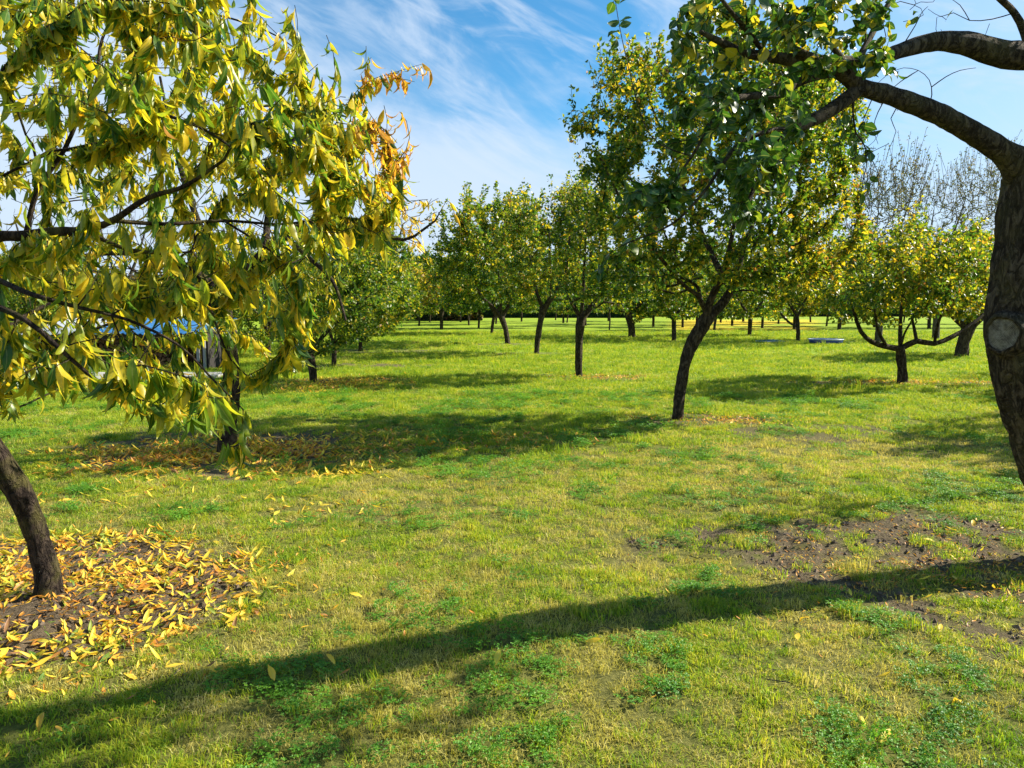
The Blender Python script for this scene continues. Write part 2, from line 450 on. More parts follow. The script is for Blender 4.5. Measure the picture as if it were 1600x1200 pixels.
# ------------------------------------------------------------------ skeletons
class Skel:
    def __init__(s, cap=90000):
        s.P = np.zeros((cap, 3)); s.D = np.zeros((cap, 3)); s.par = np.full(cap, -1); s.r = np.zeros(cap); s.ok = np.zeros(cap, bool); s.n = 0
    def add(s, p, par, r=0.0, ok=True):
        i = s.n; s.n += 1; s.P[i] = p; s.par[i] = par; s.r[i] = r; s.ok[i] = ok
        if par >= 0:
            v = p - s.P[par]; s.D[i] = v / (np.linalg.norm(v) + 1e-9)
        else: s.D[i] = (0, 0, 1)
        return i
    def path(s, pts, rs, start=None, ok=True, sub=.07):
        """smooth polyline with preset radii"""
        pts = np.asarray(pts, float); rs = np.asarray(rs, float)
        if start is None and s.n:
            start = int(np.argmin(np.linalg.norm(s.P[:s.n] - pts[0], axis=1)))
            pts = pts.copy(); pts[0] = s.P[start]
        n_ = len(pts)
        if n_ > 2:       # catmull-rom
            q = np.vstack([2 * pts[0] - pts[1], pts, 2 * pts[-1] - pts[-2]]); out = []; ro = []
            for i in range(n_ - 1):
                L = np.linalg.norm(pts[i + 1] - pts[i]); k = max(2, int(L / sub))
                t = np.linspace(0, 1, k, endpoint=False)[:, None]
                a0, a1, a2, a3 = q[i], q[i + 1], q[i + 2], q[i + 3]
                out.append(.5 * (2 * a1 + (a2 - a0) * t + (2 * a0 - 5 * a1 + 4 * a2 - a3) * t ** 2 + (3 * a1 - a0 - 3 * a2 + a3) * t ** 3))
                ro.append(rs[i] + (rs[i + 1] - rs[i]) * t[:, 0])
            out.append(pts[-1:]); ro.append(rs[-1:])
            pts = np.concatenate(out); rs = np.concatenate(ro)
        prev = start if start is not None else -1
        ids = []
        for i, (p_, r_) in enumerate(zip(pts, rs)):
            if i == 0 and prev >= 0: continue
            prev = s.add(p_, prev, r_, ok); ids.append(prev)
        return ids
    def attach(s, tip, step, wob=.03, droop=0.0, up=.15):
        n_ = s.n; v = tip - s.P[:n_]; d = np.linalg.norm(v, axis=1) + 1e-6
        cs = (v * s.D[:n_]).sum(1) / d
        cost = d * (1 + .45 * (1 - cs)); cost[~s.ok[:n_]] = 1e9
        i = int(np.argmin(cost)); dist = d[i]
        if dist < step * .7: return None
        k = max(2, int(dist / step)); dirn = v[i] / dist
        p0 = s.P[i]; p1 = p0 + dist * .35 * (.55 * s.D[i] + .45 * dirn + np.array([0, 0, up])); p2 = tip - dist * .3 * (dirn + np.array([0, 0, -droop]))
        t = np.linspace(0, 1, k + 1)[1:, None]
        pts = (1 - t) ** 3 * p0 + 3 * (1 - t) ** 2 * t * p1 + 3 * (1 - t) * t ** 2 * p2 + t ** 3 * tip
        pts[:-1] += rng.normal(0, wob * step, (k - 1, 3)) if k > 1 else 0
        prev = i
        for q in pts: prev = s.add(q, prev)
        return prev
    def radii(s, rtip, pw=2.4):
        n_ = s.n; acc = np.zeros(n_); fixed = s.r[:n_] > 0; r = s.r[:n_].copy()
        for i in range(n_ - 1, -1, -1):
            if not fixed[i]: r[i] = max(rtip, acc[i] ** (1 / pw) if acc[i] > 0 else rtip)
            if s.par[i] >= 0: acc[s.par[i]] += (r[i] * 1.0) ** pw
        for i in range(n_):
            p_ = s.par[i]
            if p_ >= 0 and not fixed[i]: r[i] = min(r[i], r[p_] * .97 if r[p_] > rtip * 1.5 else r[p_])
            if p_ >= 0 and not fixed[i] and fixed[p_]: r[i] = min(r[i], r[p_] * .7)
        s.r[:n_] = r
    def chains(s):
        n_ = s.n; ch = [[] for _ in range(n_)]
        for i in range(n_):
            if s.par[i] >= 0: ch[s.par[i]].append(i)
        out = []; st = [(0, None)]
        while st:
            i, fr = st.pop(); c_ = [i] if fr is None else [fr, i]
            while ch[i]:
                k = max(ch[i], key=lambda q: s.r[q] + (1e-3 if q == i + 1 else 0))
                for q in ch[i]:
                    if q != k: st.append((q, i))
                i = k; c_.append(i)
            r = s.r[c_].copy()
            if fr is not None: r[0] = r[1]
            out.append((np.array(c_), s.P[c_].copy(), r, fr is None))
        return out
def tubes(chains, base, rough=.0, minsides=3, big=14):
    Vs, Qs, Ts = [], [], []; off = 0
    for _, pts, r, root in chains:
        if len(pts) < 2: continue
        R_ = r.max(); sd = minsides if R_ < .012 else 5 if R_ < .03 else 9 if R_ < .06 else big if R_ < .15 else big * 2
        t = np.gradient(pts, axis=0); t /= np.linalg.norm(t, axis=1, keepdims=True) + 1e-9
        av = np.abs(t.mean(0)); ref = np.zeros(3); ref[int(np.argmin(av))] = 1
        a = ref - t * (t @ ref)[:, None]; a /= np.linalg.norm(a, axis=1, keepdims=True) + 1e-9
        b_ = np.cross(t, a); th = np.arange(sd) * 2 * math.pi / sd
        dirs = a[:, None] * np.cos(th)[None, :, None] + b_[:, None] * np.sin(th)[None, :, None]
        rr = np.repeat(r[:, None], sd, 1)
        if rough and R_ > .02:
            s0 = pts[:, None] + dirs * rr[..., None]
            fr = 1 / max(R_, .03)
            nz = fbm(s0 * np.array([1, 1, .45]) * fr * 1.6, 3, 3) - .5 + .8 * (fbm(s0 * np.array([1, 1, .3]) * fr * 5, 2, 8) - .5)
            rr = rr * (1 + rough * nz)
        V = pts[:, None] + dirs * rr[..., None]
        n_ = len(pts)
        i = np.arange((n_ - 1) * sd).reshape(n_ - 1, sd) + off; j = np.roll(i, -1, 1)
        Qs.append(np.stack([i, j, j + sd, i + sd], -1).reshape(-1, 4))
        Vs.append(V.reshape(-1, 3)); off += n_ * sd
        Vs.append(pts[-1:]+t[-1:]*r[-1]); e = np.arange(sd) + off - sd
        Ts.append(np.stack([e, np.roll(e, -1), np.full(sd, off)], -1)); off += 1
    return np.concatenate(Vs) - base, np.concatenate(Ts), np.concatenate(Qs)
def wood(root, name, chains, mat, base, kind=None, label=None, **k):
    if not chains: return None
    V, T, Q_ = tubes(chains, base, **k)
    o_ = link(name, mesh_from(name, V, tris=T, quads=Q_, mats=[mat], smooth=True), root)
    if kind: o_['kind'] = kind
    if label: o_['label'] = label
    return o_

def poly_sampler(poly, Y0, D, n_, skew=0.0):
    """points in a rounded crown whose silhouette is the given outline and whose depth is D either way"""
    poly = np.array(poly, float); lo = poly.min(0); hi = poly.max(0); out = []
    A = poly; B = np.roll(poly, -1, 0)
    def dist(q):
        ab = B - A; t = np.clip(((q[:, None] - A) * ab).sum(-1) / (ab ** 2).sum(-1), 0, 1)
        return np.linalg.norm(q[:, None] - (A + t[..., None] * ab), axis=-1).min(1)
    def inside(q):
        x, y = q[:, 0], q[:, 1]; c_ = np.zeros(len(q), bool)
        for (x0, y0), (x1, y1) in zip(A, B):
            k = ((y0 > y) != (y1 > y)) & (x < (x1 - x0) * (y - y0) / (y1 - y0 + 1e-9) + x0); c_ ^= k
        return c_
    q = rng.uniform(lo, hi, (n_ * 6 + 200, 2)); q = q[inside(q)]; dd = dist(q); mx = dd.max()
    h = D * np.sqrt(np.clip(dd / mx * 1.3 + .06, 0, 1))
    # more of them where the crown is deep
    keep = rng.uniform(0, 1, len(q)) < (h / h.max()) ** .6
    q, h = q[keep][:n_], h[keep][:n_]
    uu = rng.uniform(-1, 1, len(q)); uu = np.sign(uu) * np.abs(uu) ** .75
    return np.array([P(a[0], a[1], Y0 + skew * (a[0] - q[:, 0].mean()) / 100 + k * hh) for a, k, hh in zip(q, uu, h)])

def leaves_along(sk, tips, Lf, spacing, jitter, outw, droop, size, szj=.25, upn=.5, rmax=1.0):
    """positions, directions and normals of leaves along the last Lf metres of each shoot"""
    PP, DD, NN = [], [], []
    for t in tips:
        pts = [sk.P[t]]; i = t; L = 0
        while L < Lf and sk.par[i] >= 0 and (L == 0 or sk.r[sk.par[i]] < rmax):
            j = sk.par[i]; L += np.linalg.norm(sk.P[i] - sk.P[j]); pts.append(sk.P[j]); i = j
        pts = np.array(pts); seg = np.linalg.norm(np.diff(pts, axis=0), axis=1); cum = np.concatenate([[0], np.cumsum(seg)])
        n_ = max(1, int(min(Lf, cum[-1]) / spacing)); s_ = rng.uniform(0, min(Lf, cum[-1]), n_)
        q = np.stack([np.interp(s_, cum, pts[:, k]) for k in range(3)], 1)
        ax = (pts[0] - pts[-1]); ax /= np.linalg.norm(ax) + 1e-9
        rd = rng.normal(0, 1, (n_, 3)); rd /= np.linalg.norm(rd, axis=1, keepdims=True)
        d = rd * outw + ax * .5 + np.array([0, 0, -droop])
        PP.append(q + rng.normal(0, jitter, (n_, 3))); DD.append(d)
        nn = rng.normal(0, 1, (n_, 3)) * (1 - upn) + np.array([0, 0, 1.0]) * upn + sdirn * .25
        NN.append(nn)
    PP, DD, NN = np.concatenate(PP), np.concatenate(DD), np.concatenate(NN)
    return PP, DD, NN, size * rng.uniform(1 - szj, 1 + szj, len(PP))
sdirn = np.array(sdir)

def tree(name, label, cat, group, trunk, limbs, crown, D, ntips, Lf, spacing, lsize, tone, tsd=.13, bark=M_bark, leaf=M_leaf,
         temps=T_QUAD, step=.22, jitter=.05, droop=.25, rtip=.004, shoots=None, tonefn=None, limbpart=True, extra=None, minsides=3, skew=0, wsc=1, base=None, sides=12, shootlen=0.0, upn=.5, pw=2.4, flare=1.18):
    bx_, by_ = trunk[0][:2]
    if base is None: base = G(bx_, by_)
    Y0 = base[1]; base = base.copy()
    sk = Skel()
    tp = [np.array([base[0], base[1], -.08])] + [P(q[0], q[1], Y0 + (q[3] if len(q) > 3 else 0)) for q in trunk[1:]]
    tr = [trunk[0][2] * flare] + [q[2] for q in trunk[1:]]
    k = Y0 / F * .8
    mid = tp[0] + (tp[1] - tp[0]) * .25
    sk.path([tp[0], mid] + tp[1:], [tr[0] * k, tr[0] * k * .82] + [q * k for q in tr[1:]], ok=False, sub=.06 if Y0 < 13 else .15)
    for q in range(max(0, sk.n - 4), sk.n): sk.ok[q] = True
    for lb in limbs:
        sk.path([P(q[0], q[1], Y0 + (q[3] if len(q) > 3 else 0)) for q in lb], [q[2] * k for q in lb], sub=.12 if Y0 < 13 else .25)
    top = tp[-1]
    tipsP = poly_sampler(crown, Y0, D, ntips, skew)
    if extra is not None: tipsP = np.vstack([tipsP, extra])
    tipsP = tipsP[np.argsort(np.linalg.norm(tipsP - top, axis=1) + rng.normal(0, .15, len(tipsP)))]
    tips = [t for t in (sk.attach(q, step) for q in tipsP) if t is not None]
    if shootlen:                                   # upright one-year shoots beyond the crown surface
        c0 = tipsP.mean(0); zt = np.percentile([sk.P[t][2] for t in tips], 55)
        for t in list(tips):
            if sk.P[t][2] > zt and rng.uniform() < .5:
                d = np.array([rng.normal(0, .22), rng.normal(0, .22), 1.0]) + (sk.P[t] - c0) * .12
                L = shootlen * rng.uniform(.4, 1.2); d /= np.linalg.norm(d); i = t
                for a in range(3): i = sk.add(sk.P[t] + d * L * (a + 1) / 3 + rng.normal(0, .015, 3), i)
                tips.append(i)
    sk.radii(rtip, pw)
    root = empty(name, base, label, cat, group)
    ch = sk.chains()
    tk = [c_ for c_ in ch if c_[3]]; lm = [c_ for c_ in ch if not c_[3] and c_[2].max() > (.03 if Y0 > 9 else .018)]
    tw = [c_ for c_ in ch if not c_[3] and c_[2].max() <= (.03 if Y0 > 9 else .018)]
    wood(root, 'trunk', tk, bark, base, rough=.35, big=sides)
    lm.sort(key=lambda c_: -c_[2].max())
    nl = 8 if Y0 < 30 else 4
    for c_ in lm[:nl]: wood(root, 'limb', [c_], bark, base, rough=.2, big=sides)
    wood(root, 'twigs', lm[nl:] + tw, bark, base, kind='stuff', minsides=minsides)
    if spacing:
        p, d, nn, sz = leaves_along(sk, tips, Lf, spacing, jitter, 1.0, droop, lsize, upn=upn, rmax=rtip * 5)
        tn = np.clip(rng.normal(tone, tsd, len(p)) + (n2(p[:, 0] * 1.3, p[:, 2] * 1.3, 1.2, 77) - .5) * .35, 0, 1)
        if tonefn is not None: tn = np.clip(tonefn(p, tn), 0, 1)
        pl = p - base
        tag(link('foliage', leaf_mesh('foliage', leaf, pl, d, nn, sz, tn, temps, wsc), root), kind='stuff')
    return root

# ------------------------------------------------------------------ MID AND FAR ORCHARD TREES
ORCH = 'orchard trees standing on the lawn'
def pear_tone(p, t):
    px_, py_ = proj(p)
    return t + .06 * sstep(1150, 1300, px_) * sstep(200, 330, py_) - .05 * sstep(1100, 950, px_)
# the big leaning tree in the middle of the right half
tree('pear_tree', 'tall green tree with a leaning forked trunk, nearest whole tree right of centre', 'tree', ORCH,
     [(1058, 655, 12), (1063, 610, 10.5), (1074, 555, 11.5), (1090, 522, 13.5), (1103, 500, 14)],
     [[(1100, 505, 8, 0), (1110, 470, 7.5, -.1), (1128, 430, 6, -.2), (1142, 380, 4.5, -.3), (1150, 300, 3, -.3), (1130, 200, 2.5, -.1), (1090, 110, 1.5, .1)],
      [(1103, 500, 10, 0), (1132, 470, 8.5, .1), (1150, 432, 7, .2), (1163, 385, 5, .3), (1195, 310, 3.4, .5), (1250, 230, 3, .6), (1290, 160, 1.5, .6)],
      [(1104, 490, 6, 0), (1090, 462, 4.5, -.2), (1068, 445, 3.5, -.5), (1030, 400, 3.5, -.8), (980, 330, 2.5, -.9), (940, 250, 1.5, -.8)],
      [(1128, 430, 6, -.2), (1095, 360, 4.5, .3), (1060, 270, 3.5, .8), (1020, 170, 2, 1), (1000, 110, 1.4, 1)],
      [(1150, 432, 3.5, .2), (1210, 395, 2.6, -.2), (1270, 370, 2, -.6), (1310, 330, 1.6, -.8)]],
     [(1000, 70), (1060, 60), (1130, 40), (1230, 50), (1310, 95), (1340, 170), (1345, 260), (1350, 340), (1320, 430), (1250, 465), (1170, 475), (1100, 450),
      (1020, 470), (960, 455), (930, 400), (925, 320), (880, 250), (890, 190), (930, 150), (935, 100)],
     2.1, 1150, .5, .015, .074, .44, .20, step=.12, temps=T_MINI, jitter=.03, rtip=.003, extra=poly_sampler([(1190, 90), (1330, 90), (1365, 190), (1350, 300), (1375, 400), (1320, 460), (1230, 475), (1200, 380)], 11.0, 1.5, 330), tonefn=pear_tone, shootlen=.4, sides=16, droop=.35)
tree('pear_tree', 'slender upright tree with pale split bark just left of the leaning forked tree', 'tree', ORCH,
     [(905, 588, 7), (904, 560, 7), (905, 525, 8), (908, 498, 9)],
     [[(908, 498, 6), (924, 480, 5), (940, 450, 3), (955, 400, 2)], [(905, 500, 5), (893, 470, 4), (885, 430, 3), (890, 370, 2)], [(908, 495, 4), (912, 440, 3), (915, 360, 2)]],
     [(880, 320), (900, 280), (935, 262), (980, 285), (1015, 330), (1035, 420), (1010, 478), (950, 486), (890, 480), (858, 440), (850, 360)],
     1.8, 480, .55, .017, .088, .38, .19, temps=T_MINI, shootlen=.5)
tree('pear_tree', 'broad tree whose trunk bends right, just left of the slender split-barked tree', 'tree', ORCH,
     [(838, 552, 5.5), (840, 530, 5.5), (845, 500, 6), (849, 484, 7)],
     [[(848, 485, 6), (862, 465, 5), (873, 448, 4), (888, 400, 2.4)], [(846, 486, 4), (838, 455, 3), (828, 400, 2)], [(862, 465, 3), (860, 420, 2), (858, 360, 1.5)]],
     [(790, 345), (815, 305), (850, 315), (885, 285), (930, 315), (955, 330), (962, 420), (930, 462), (890, 470), (810, 482), (772, 460), (770, 385)],
     2.6, 480, .75, .023, .115, .46, .19, shootlen=.7)
tree('pear_tree', 'rounded dense tree with a crooked dark trunk at the open end of the grass aisle', 'tree', ORCH,
     [(794, 537, 5.5), (790, 515, 5), (784, 497, 6)],
     [[(784, 497, 4.5), (770, 480, 3.5), (750, 460, 2.5), (735, 420, 1.5)], [(784, 497, 4), (797, 470, 3), (805, 420, 2)], [(786, 495, 3), (780, 440, 2), (775, 360, 1.5)]],
     [(672, 440), (680, 370), (705, 335), (735, 305), (765, 318), (800, 290), (840, 315), (858, 400), (842, 470), (770, 474), (715, 486), (680, 482)],
     4.2, 700, .9, .027, .145, .42, .19, shootlen=.9)
farA = tree('pear_tree', 'thin straight-stemmed tree close behind the rounded crooked-trunk tree', 'tree', ORCH,
     [(768, 522, 3), (770, 505, 3), (773, 490, 3)], [[(773, 490, 2.5), (785, 470, 2), (795, 430, 1.2)], [(773, 490, 2.5), (758, 465, 2), (745, 430, 1.2)]],
     [(705, 430), (740, 350), (800, 350), (826, 425), (820, 486), (765, 478), (712, 491)], 3.6, 470, 1.0, .040, .20, .34, .13)
srcL = tree('pear_tree', 'small sunlit tree with a pale trunk, nearest in the row left of the aisle', 'tree', ORCH,
     [(490, 598, 8), (488, 575, 8), (485, 552, 7)], [[(485, 552, 5), (505, 525, 4), (540, 490, 3), (580, 460, 2)], [(485, 552, 5), (465, 510, 4), (450, 450, 2.5)], [(486, 550, 4), (500, 480, 3), (520, 410, 2)]],
     [(410, 410), (460, 350), (500, 365), (550, 335), (600, 375), (645, 400), (655, 455), (630, 505), (575, 535), (520, 552), (450, 555), (415, 520)],
     2.2, 620, .6, .019, .09, .42, .16, temps=T_MINI, shootlen=.3, leaf=M_leaf)
tree('pear_tree', 'low leafy tree second in the left row beside the aisle', 'tree', ORCH,
     [(522, 572, 5), (522, 550, 5), (522, 538, 5)], [[(522, 538, 4), (560, 500, 3), (600, 460, 2)], [(522, 538, 4), (505, 490, 3)]],
     [(480, 430), (550, 385), (625, 410), (652, 455), (640, 500), (590, 528), (520, 535)],
     2.4, 400, .7, .024, .105, .47, .15)
tree('pear_tree', 'low leafy tree third in the left row beside the aisle', 'tree', ORCH,
     [(563, 548, 4), (563, 530, 4), (564, 520, 4)], [[(564, 520, 3), (600, 490, 2.4), (640, 460, 1.6)], [(564, 520, 3), (550, 480, 2)]],
     [(530, 440), (600, 395), (650, 415), (668, 460), (655, 500), (600, 522), (550, 515)],
     2.8, 380, .8, .028, .125, .44, .15)
tree('pear_tree', 'brownish thinning tree fourth in the left row beside the aisle', 'tree', ORCH,
     [(603, 522, 3.5), (604, 505, 3.5), (606, 497, 3)], [[(606, 497, 2.5), (640, 470, 2), (670, 440, 1.2)]],
     [(575, 440), (630, 405), (690, 420), (700, 460), (660, 488), (600, 494)],
     3.4, 340, .9, .05, .16, .60, .2)
tree('pear_tree', 'thick-trunked dark tree between the slender split-barked tree and the leaning forked tree', 'tree', ORCH,
     [(988, 527, 7), (986, 508, 6.5), (981, 492, 7)], [[(981, 492, 4), (960, 475, 3), (940, 440, 2)], [(981, 492, 4), (1005, 470, 3), (1025, 430, 2)]],
     [(925, 410), (960, 370), (1020, 370), (1065, 420), (1055, 478), (1000, 505), (935, 480)],
     3.8, 460, 1, .033, .16, .40, .18)
tree('pear_tree', 'straight small tree seen just left of the leaning forked trunk', 'tree', ORCH,
     [(1053, 532, 4.5), (1053, 512, 4.5), (1053, 498, 4.5)], [[(1053, 498, 3), (1035, 470, 2.4), (1025, 430, 1.6)], [(1053, 498, 3), (1072, 465, 2.4), (1085, 420, 1.6)]],
     [(1000, 420), (1040, 370), (1100, 380), (1125, 440), (1105, 490), (1050, 500), (1005, 480)],
     3.2, 400, .9, .032, .14, .40, .18)
farB = tree('pear_tree', 'straight tree seen through the gap just right of the leaning forked trunk', 'tree', ORCH,
     [(1171, 525, 4), (1172, 508, 4), (1173, 495, 4)], [[(1173, 495, 3), (1155, 470, 2), (1140, 430, 1.4)], [(1173, 495, 3), (1195, 465, 2), (1210, 430, 1.4)]],
     [(1115, 420), (1160, 366), (1220, 370), (1246, 440), (1232, 500), (1170, 496), (1112, 499)],
     3.4, 400, 1, .036, .16, .42, .16)
tree('apple_tree', 'small tree between the two blue tubs with a low pale branch stub', 'tree', ORCH,
     [(1247, 532, 4), (1247, 515, 3.8), (1246, 495, 3.2)],
     [[(1247, 510, 2.4), (1236, 506, 2.2), (1226, 497, 2), (1220, 490, 2.4)], [(1246, 495, 2.5), (1260, 465, 2), (1280, 420, 1.4)], [(1246, 495, 2.5), (1225, 460, 2), (1215, 420, 1.2)]],
     [(1185, 400), (1230, 345), (1300, 340), (1345, 390), (1335, 460), (1290, 490), (1240, 480), (1195, 465)],
     3.2, 480, .9, .03, .125, .56, .17, droop=.5)
tree('apple_tree', 'low spreading yellow-green tree with long horizontal limbs at the right', 'tree', ORCH,
     [(1410, 598, 10), (1409, 575, 8.5), (1407, 545, 9)],
     [[(1407, 543, 6), (1386, 542, 5.5, -.1), (1362, 534, 4.5, -.3), (1345, 518, 4, -.5), (1335, 490, 3, -.6), (1322, 450, 1.6, -.8)],
      [(1407, 543, 6), (1432, 533, 5.5, .1), (1460, 537, 5, .2), (1490, 525, 4.5, .4), (1520, 506, 3.6, .5), (1545, 478, 2.6, .7), (1555, 440, 1.5, .8)],
      [(1440, 534, 4, .1), (1428, 512, 3, .3), (1420, 480, 2.2, .5), (1400, 430, 1.4, .6)], [(1407, 543, 5), (1407, 500, 3.4, .2), (1413, 440, 2.4, .2), (1416, 385, 1.4, .1)],
      [(1455, 536, 3.5, .2), (1466, 505, 2.6, 0), (1482, 455, 1.8, -.3), (1490, 400, 1.2, -.4)], [(1382, 541, 3.5, -.1), (1372, 515, 2.6, -.6), (1365, 470, 1.6, -1)]],
     [(1295, 505), (1275, 440), (1310, 395), (1345, 350), (1385, 375), (1430, 335), (1470, 372), (1520, 350), (1560, 400), (1568, 450), (1545, 485), (1480, 495), (1420, 490), (1380, 510), (1330, 500)],
     2.4, 720, .5, .018, .092, .47, .19, temps=T_MINI, droop=.8, step=.16, shootlen=.4)
tree('apple_tree', 'stout short-trunked tree just left of the big foreground trunk', 'tree', ORCH,
     [(1502, 557, 13), (1505, 535, 11), (1512, 515, 12)],
     [[(1512, 515, 7), (1490, 495, 5), (1465, 465, 3)], [(1512, 515, 8), (1540, 490, 5), (1565, 450, 3)], [(1512, 515, 6), (1515, 470, 4), (1510, 420, 2)]],
     [(1435, 430), (1470, 380), (1540, 360), (1600, 390), (1615, 460), (1580, 490), (1510, 500), (1450, 488)],
     2.8, 560, .7, .021, .115, .50, .16, droop=.6)
for (lab, tr, cr, sk_) in (('tall nearly bare tree with upswept grey twigs behind the yellow-green spreading tree', [(1372, 536, 7), (1374, 510, 6.5), (1378, 480, 6)],
        [(1300, 380), (1310, 320), (1345, 275), (1400, 250), (1440, 250), (1455, 300), (1440, 370), (1400, 420), (1340, 430)], 0),
       ('tall nearly bare tree with upswept twigs just left of the big foreground trunk', [(1462, 530, 7), (1463, 505, 6.5), (1464, 480, 6)],
        [(1400, 400), (1440, 320), (1480, 265), (1530, 245), (1580, 235), (1610, 300), (1600, 370), (1540, 410), (1450, 430)], 0)):
    x0 = tr[-1][0]
    tree('bare_tree', lab, 'tree', 'nearly bare trees behind the right-hand trees', tr,
         [[(x0, 480, 4), (x0 + 18, 445, 3.2), (x0 + 42, 395, 2), (x0 + 72, 340, .8)], [(x0, 480, 4), (x0 - 8, 430, 3), (x0 - 12, 380, 1.8), (x0 - 5, 330, .8)],
          [(x0, 480, 3), (x0 + 10, 420, 2.4), (x0 + 28, 360, 1.5), (x0 + 45, 310, .8)]],
         cr, 3.4, 1150, .6, .10, .10, .50, .25, leaf=M_dull, bark=M_barkG, shootlen=1.3, rtip=.009, step=.35, pw=2.9)

# copies further off
def far(src, px, Y, s, rz, lab):
    gx = (px - 800) / F * Y
    return copy_tree(src, (gx, Y, 0), rz, s, lab)
far(farA, 748, 62, .95, 1.1, 'thin far tree with dark upright trunk, first trunk left of the rounded tree')
far(farA, 733, 72, 1.0, 2.3, 'thin far tree with dark upright trunk, second trunk left of the rounded tree')
far(farA, 720, 88, 1.1, 3.9, 'thin far tree with pale trunk edge, third trunk left of the rounded tree')
far(farB, 1190, 61, .9, .7, 'distant slim tree standing over the yellow leaves, right of the others')
far(farB, 1143, 70, .95, 2.1, 'distant slim tree standing over the yellow leaves, behind the forked limbs')
far(farB, 1066, 64, .9, 3.0, 'distant tree whose trunk shows close right of a nearer straight one')
far(farB, 1125, 85, 1.0, 4.4, 'most distant tree beyond the leaning forked trunk, before the dark hedge')
far(farA, 1290, 68, .95, 5.0, 'distant tree half hidden behind the crown over the blue tubs')
FARROWS = 'crowded far orchard trees closing the view'
k_ = 0
for px_, Y_ in ((690, 58), (705, 105), (735, 98), (775, 78), (815, 92), (845, 62), (880, 84), (915, 70), (950, 96), (985, 78), (1020, 66), (1050, 92), (1088, 74), (1115, 56),
                (1160, 92), (1215, 78), (1240, 58), (1265, 88), (1310, 56), (1335, 82), (1365, 64), (1410, 86), (1450, 60), (1500, 78), (1545, 62), (600, 62), (630, 84), (570, 50)):
    far(farA if k_ % 2 else farB, px_, Y_, random.uniform(.95, 1.25), k_ * 2.4, 'distant tree in the dense far rows, its crown merging with its neighbours')['group'] = FARROWS
    k_ += 1
far(farA, 655, 70, 1.0, .4, 'dull green tree at the far end of the left row')
far(farA, 672, 90, 1.1, 5.2, 'dull green tree beyond the end of the left row')

for gx, gy, s_c, rz_, lb_ in ((-7.9, 24, 1.0, 2.2, 'yellow-green tree right of the blue-roofed shelter, half hidden by peach leaves'), (-11.2, 28, 1.15, .9, 'yellow-green tree standing behind the right end of the blue-roofed shelter'),
                              (-16.5, 27, 1.1, 3.7, 'green tree standing behind the left part of the blue-roofed shelter'), (-10.5, 36, 1.2, 5.0, 'green tree further back between shelter and left row'),
                              (-20.5, 25, 1.1, 1.4, 'green tree at the left edge beyond the leaning peach tree')):
    copy_tree(srcL, (gx, gy, 0), rz_, s_c, lb_, ORCH)
# young saplings
def sapling(px, py, lab):
    b_ = G(px, py); Y = b_[1]; k = Y / 1160.
    return tree('young_tree', lab, 'tree', 'young trees in the middle of the lawn', [(px, py, 1.6), (px + 1, py - 14, 1.5), (px, py - 28, 1.3)],
                [[(px, py - 28, 1.2), (px + 10, py - 45, .8)]], [(px - 26, py - 40), (px - 15, py - 85), (px + 15, py - 90), (px + 26, py - 45), (px, py - 24)],
                1.6, 90, .7, .07, .15, .34, .14, flare=1)
sapling(868, 500, 'young tree on a thin stake-like stem, leftmost of the four slim stems mid lawn')
sapling(886, 504, 'young tree on a thin dark stem close left of the slender split-barked tree')
sapling(952, 515, 'young tree on a thin stem right of the slender split-barked tree, taller stem in front')
sapling(938, 495, 'young tree on a pale thin stem far behind the slender split-barked tree')

# off to the right of the frame: neighbours in the same rows, whose shade falls into view
srcR = tree('apple_tree', 'spreading tree of the right-hand row standing just outside the view', 'tree', None,
     [(1780, 690, 16), (1775, 640, 14), (1770, 600, 15)],
     [[(1770, 600, 10), (1720, 560, 7), (1680, 500, 5), (1650, 420, 3)], [(1770, 600, 10), (1820, 540, 7), (1860, 450, 4)], [(1770, 600, 8), (1775, 500, 5), (1780, 380, 3)]],
     [(1640, 520), (1620, 430), (1680, 340), (1800, 300), (1920, 340), (1960, 440), (1920, 530), (1800, 560), (1700, 560)],
     1.6, 380, .5, .03, .085, .45, .15, temps=T_MINI, step=.16)
srcR.location = (10.1, 10.6, 0); srcR.scale = (1.28,) * 3
copy_tree(srcR, (13.0, 14.2, 0), 1.2, 1.25, 'spreading tree of the right-hand row, between the two outside the view')
copy_tree(srcR, (8.9, 9.0, 0), 3.3, .95, 'smaller spreading tree near the right edge outside the view')
copy_tree(srcR, (15.8, 17.6, 0), 2.0, 1.1, 'spreading tree of the right-hand row, next beyond the one outside the view')
copy_tree(srcR, (23.5, 25.5, 0), 4.0, 1.2, 'spreading tree of the right-hand row, third beyond the view edge')

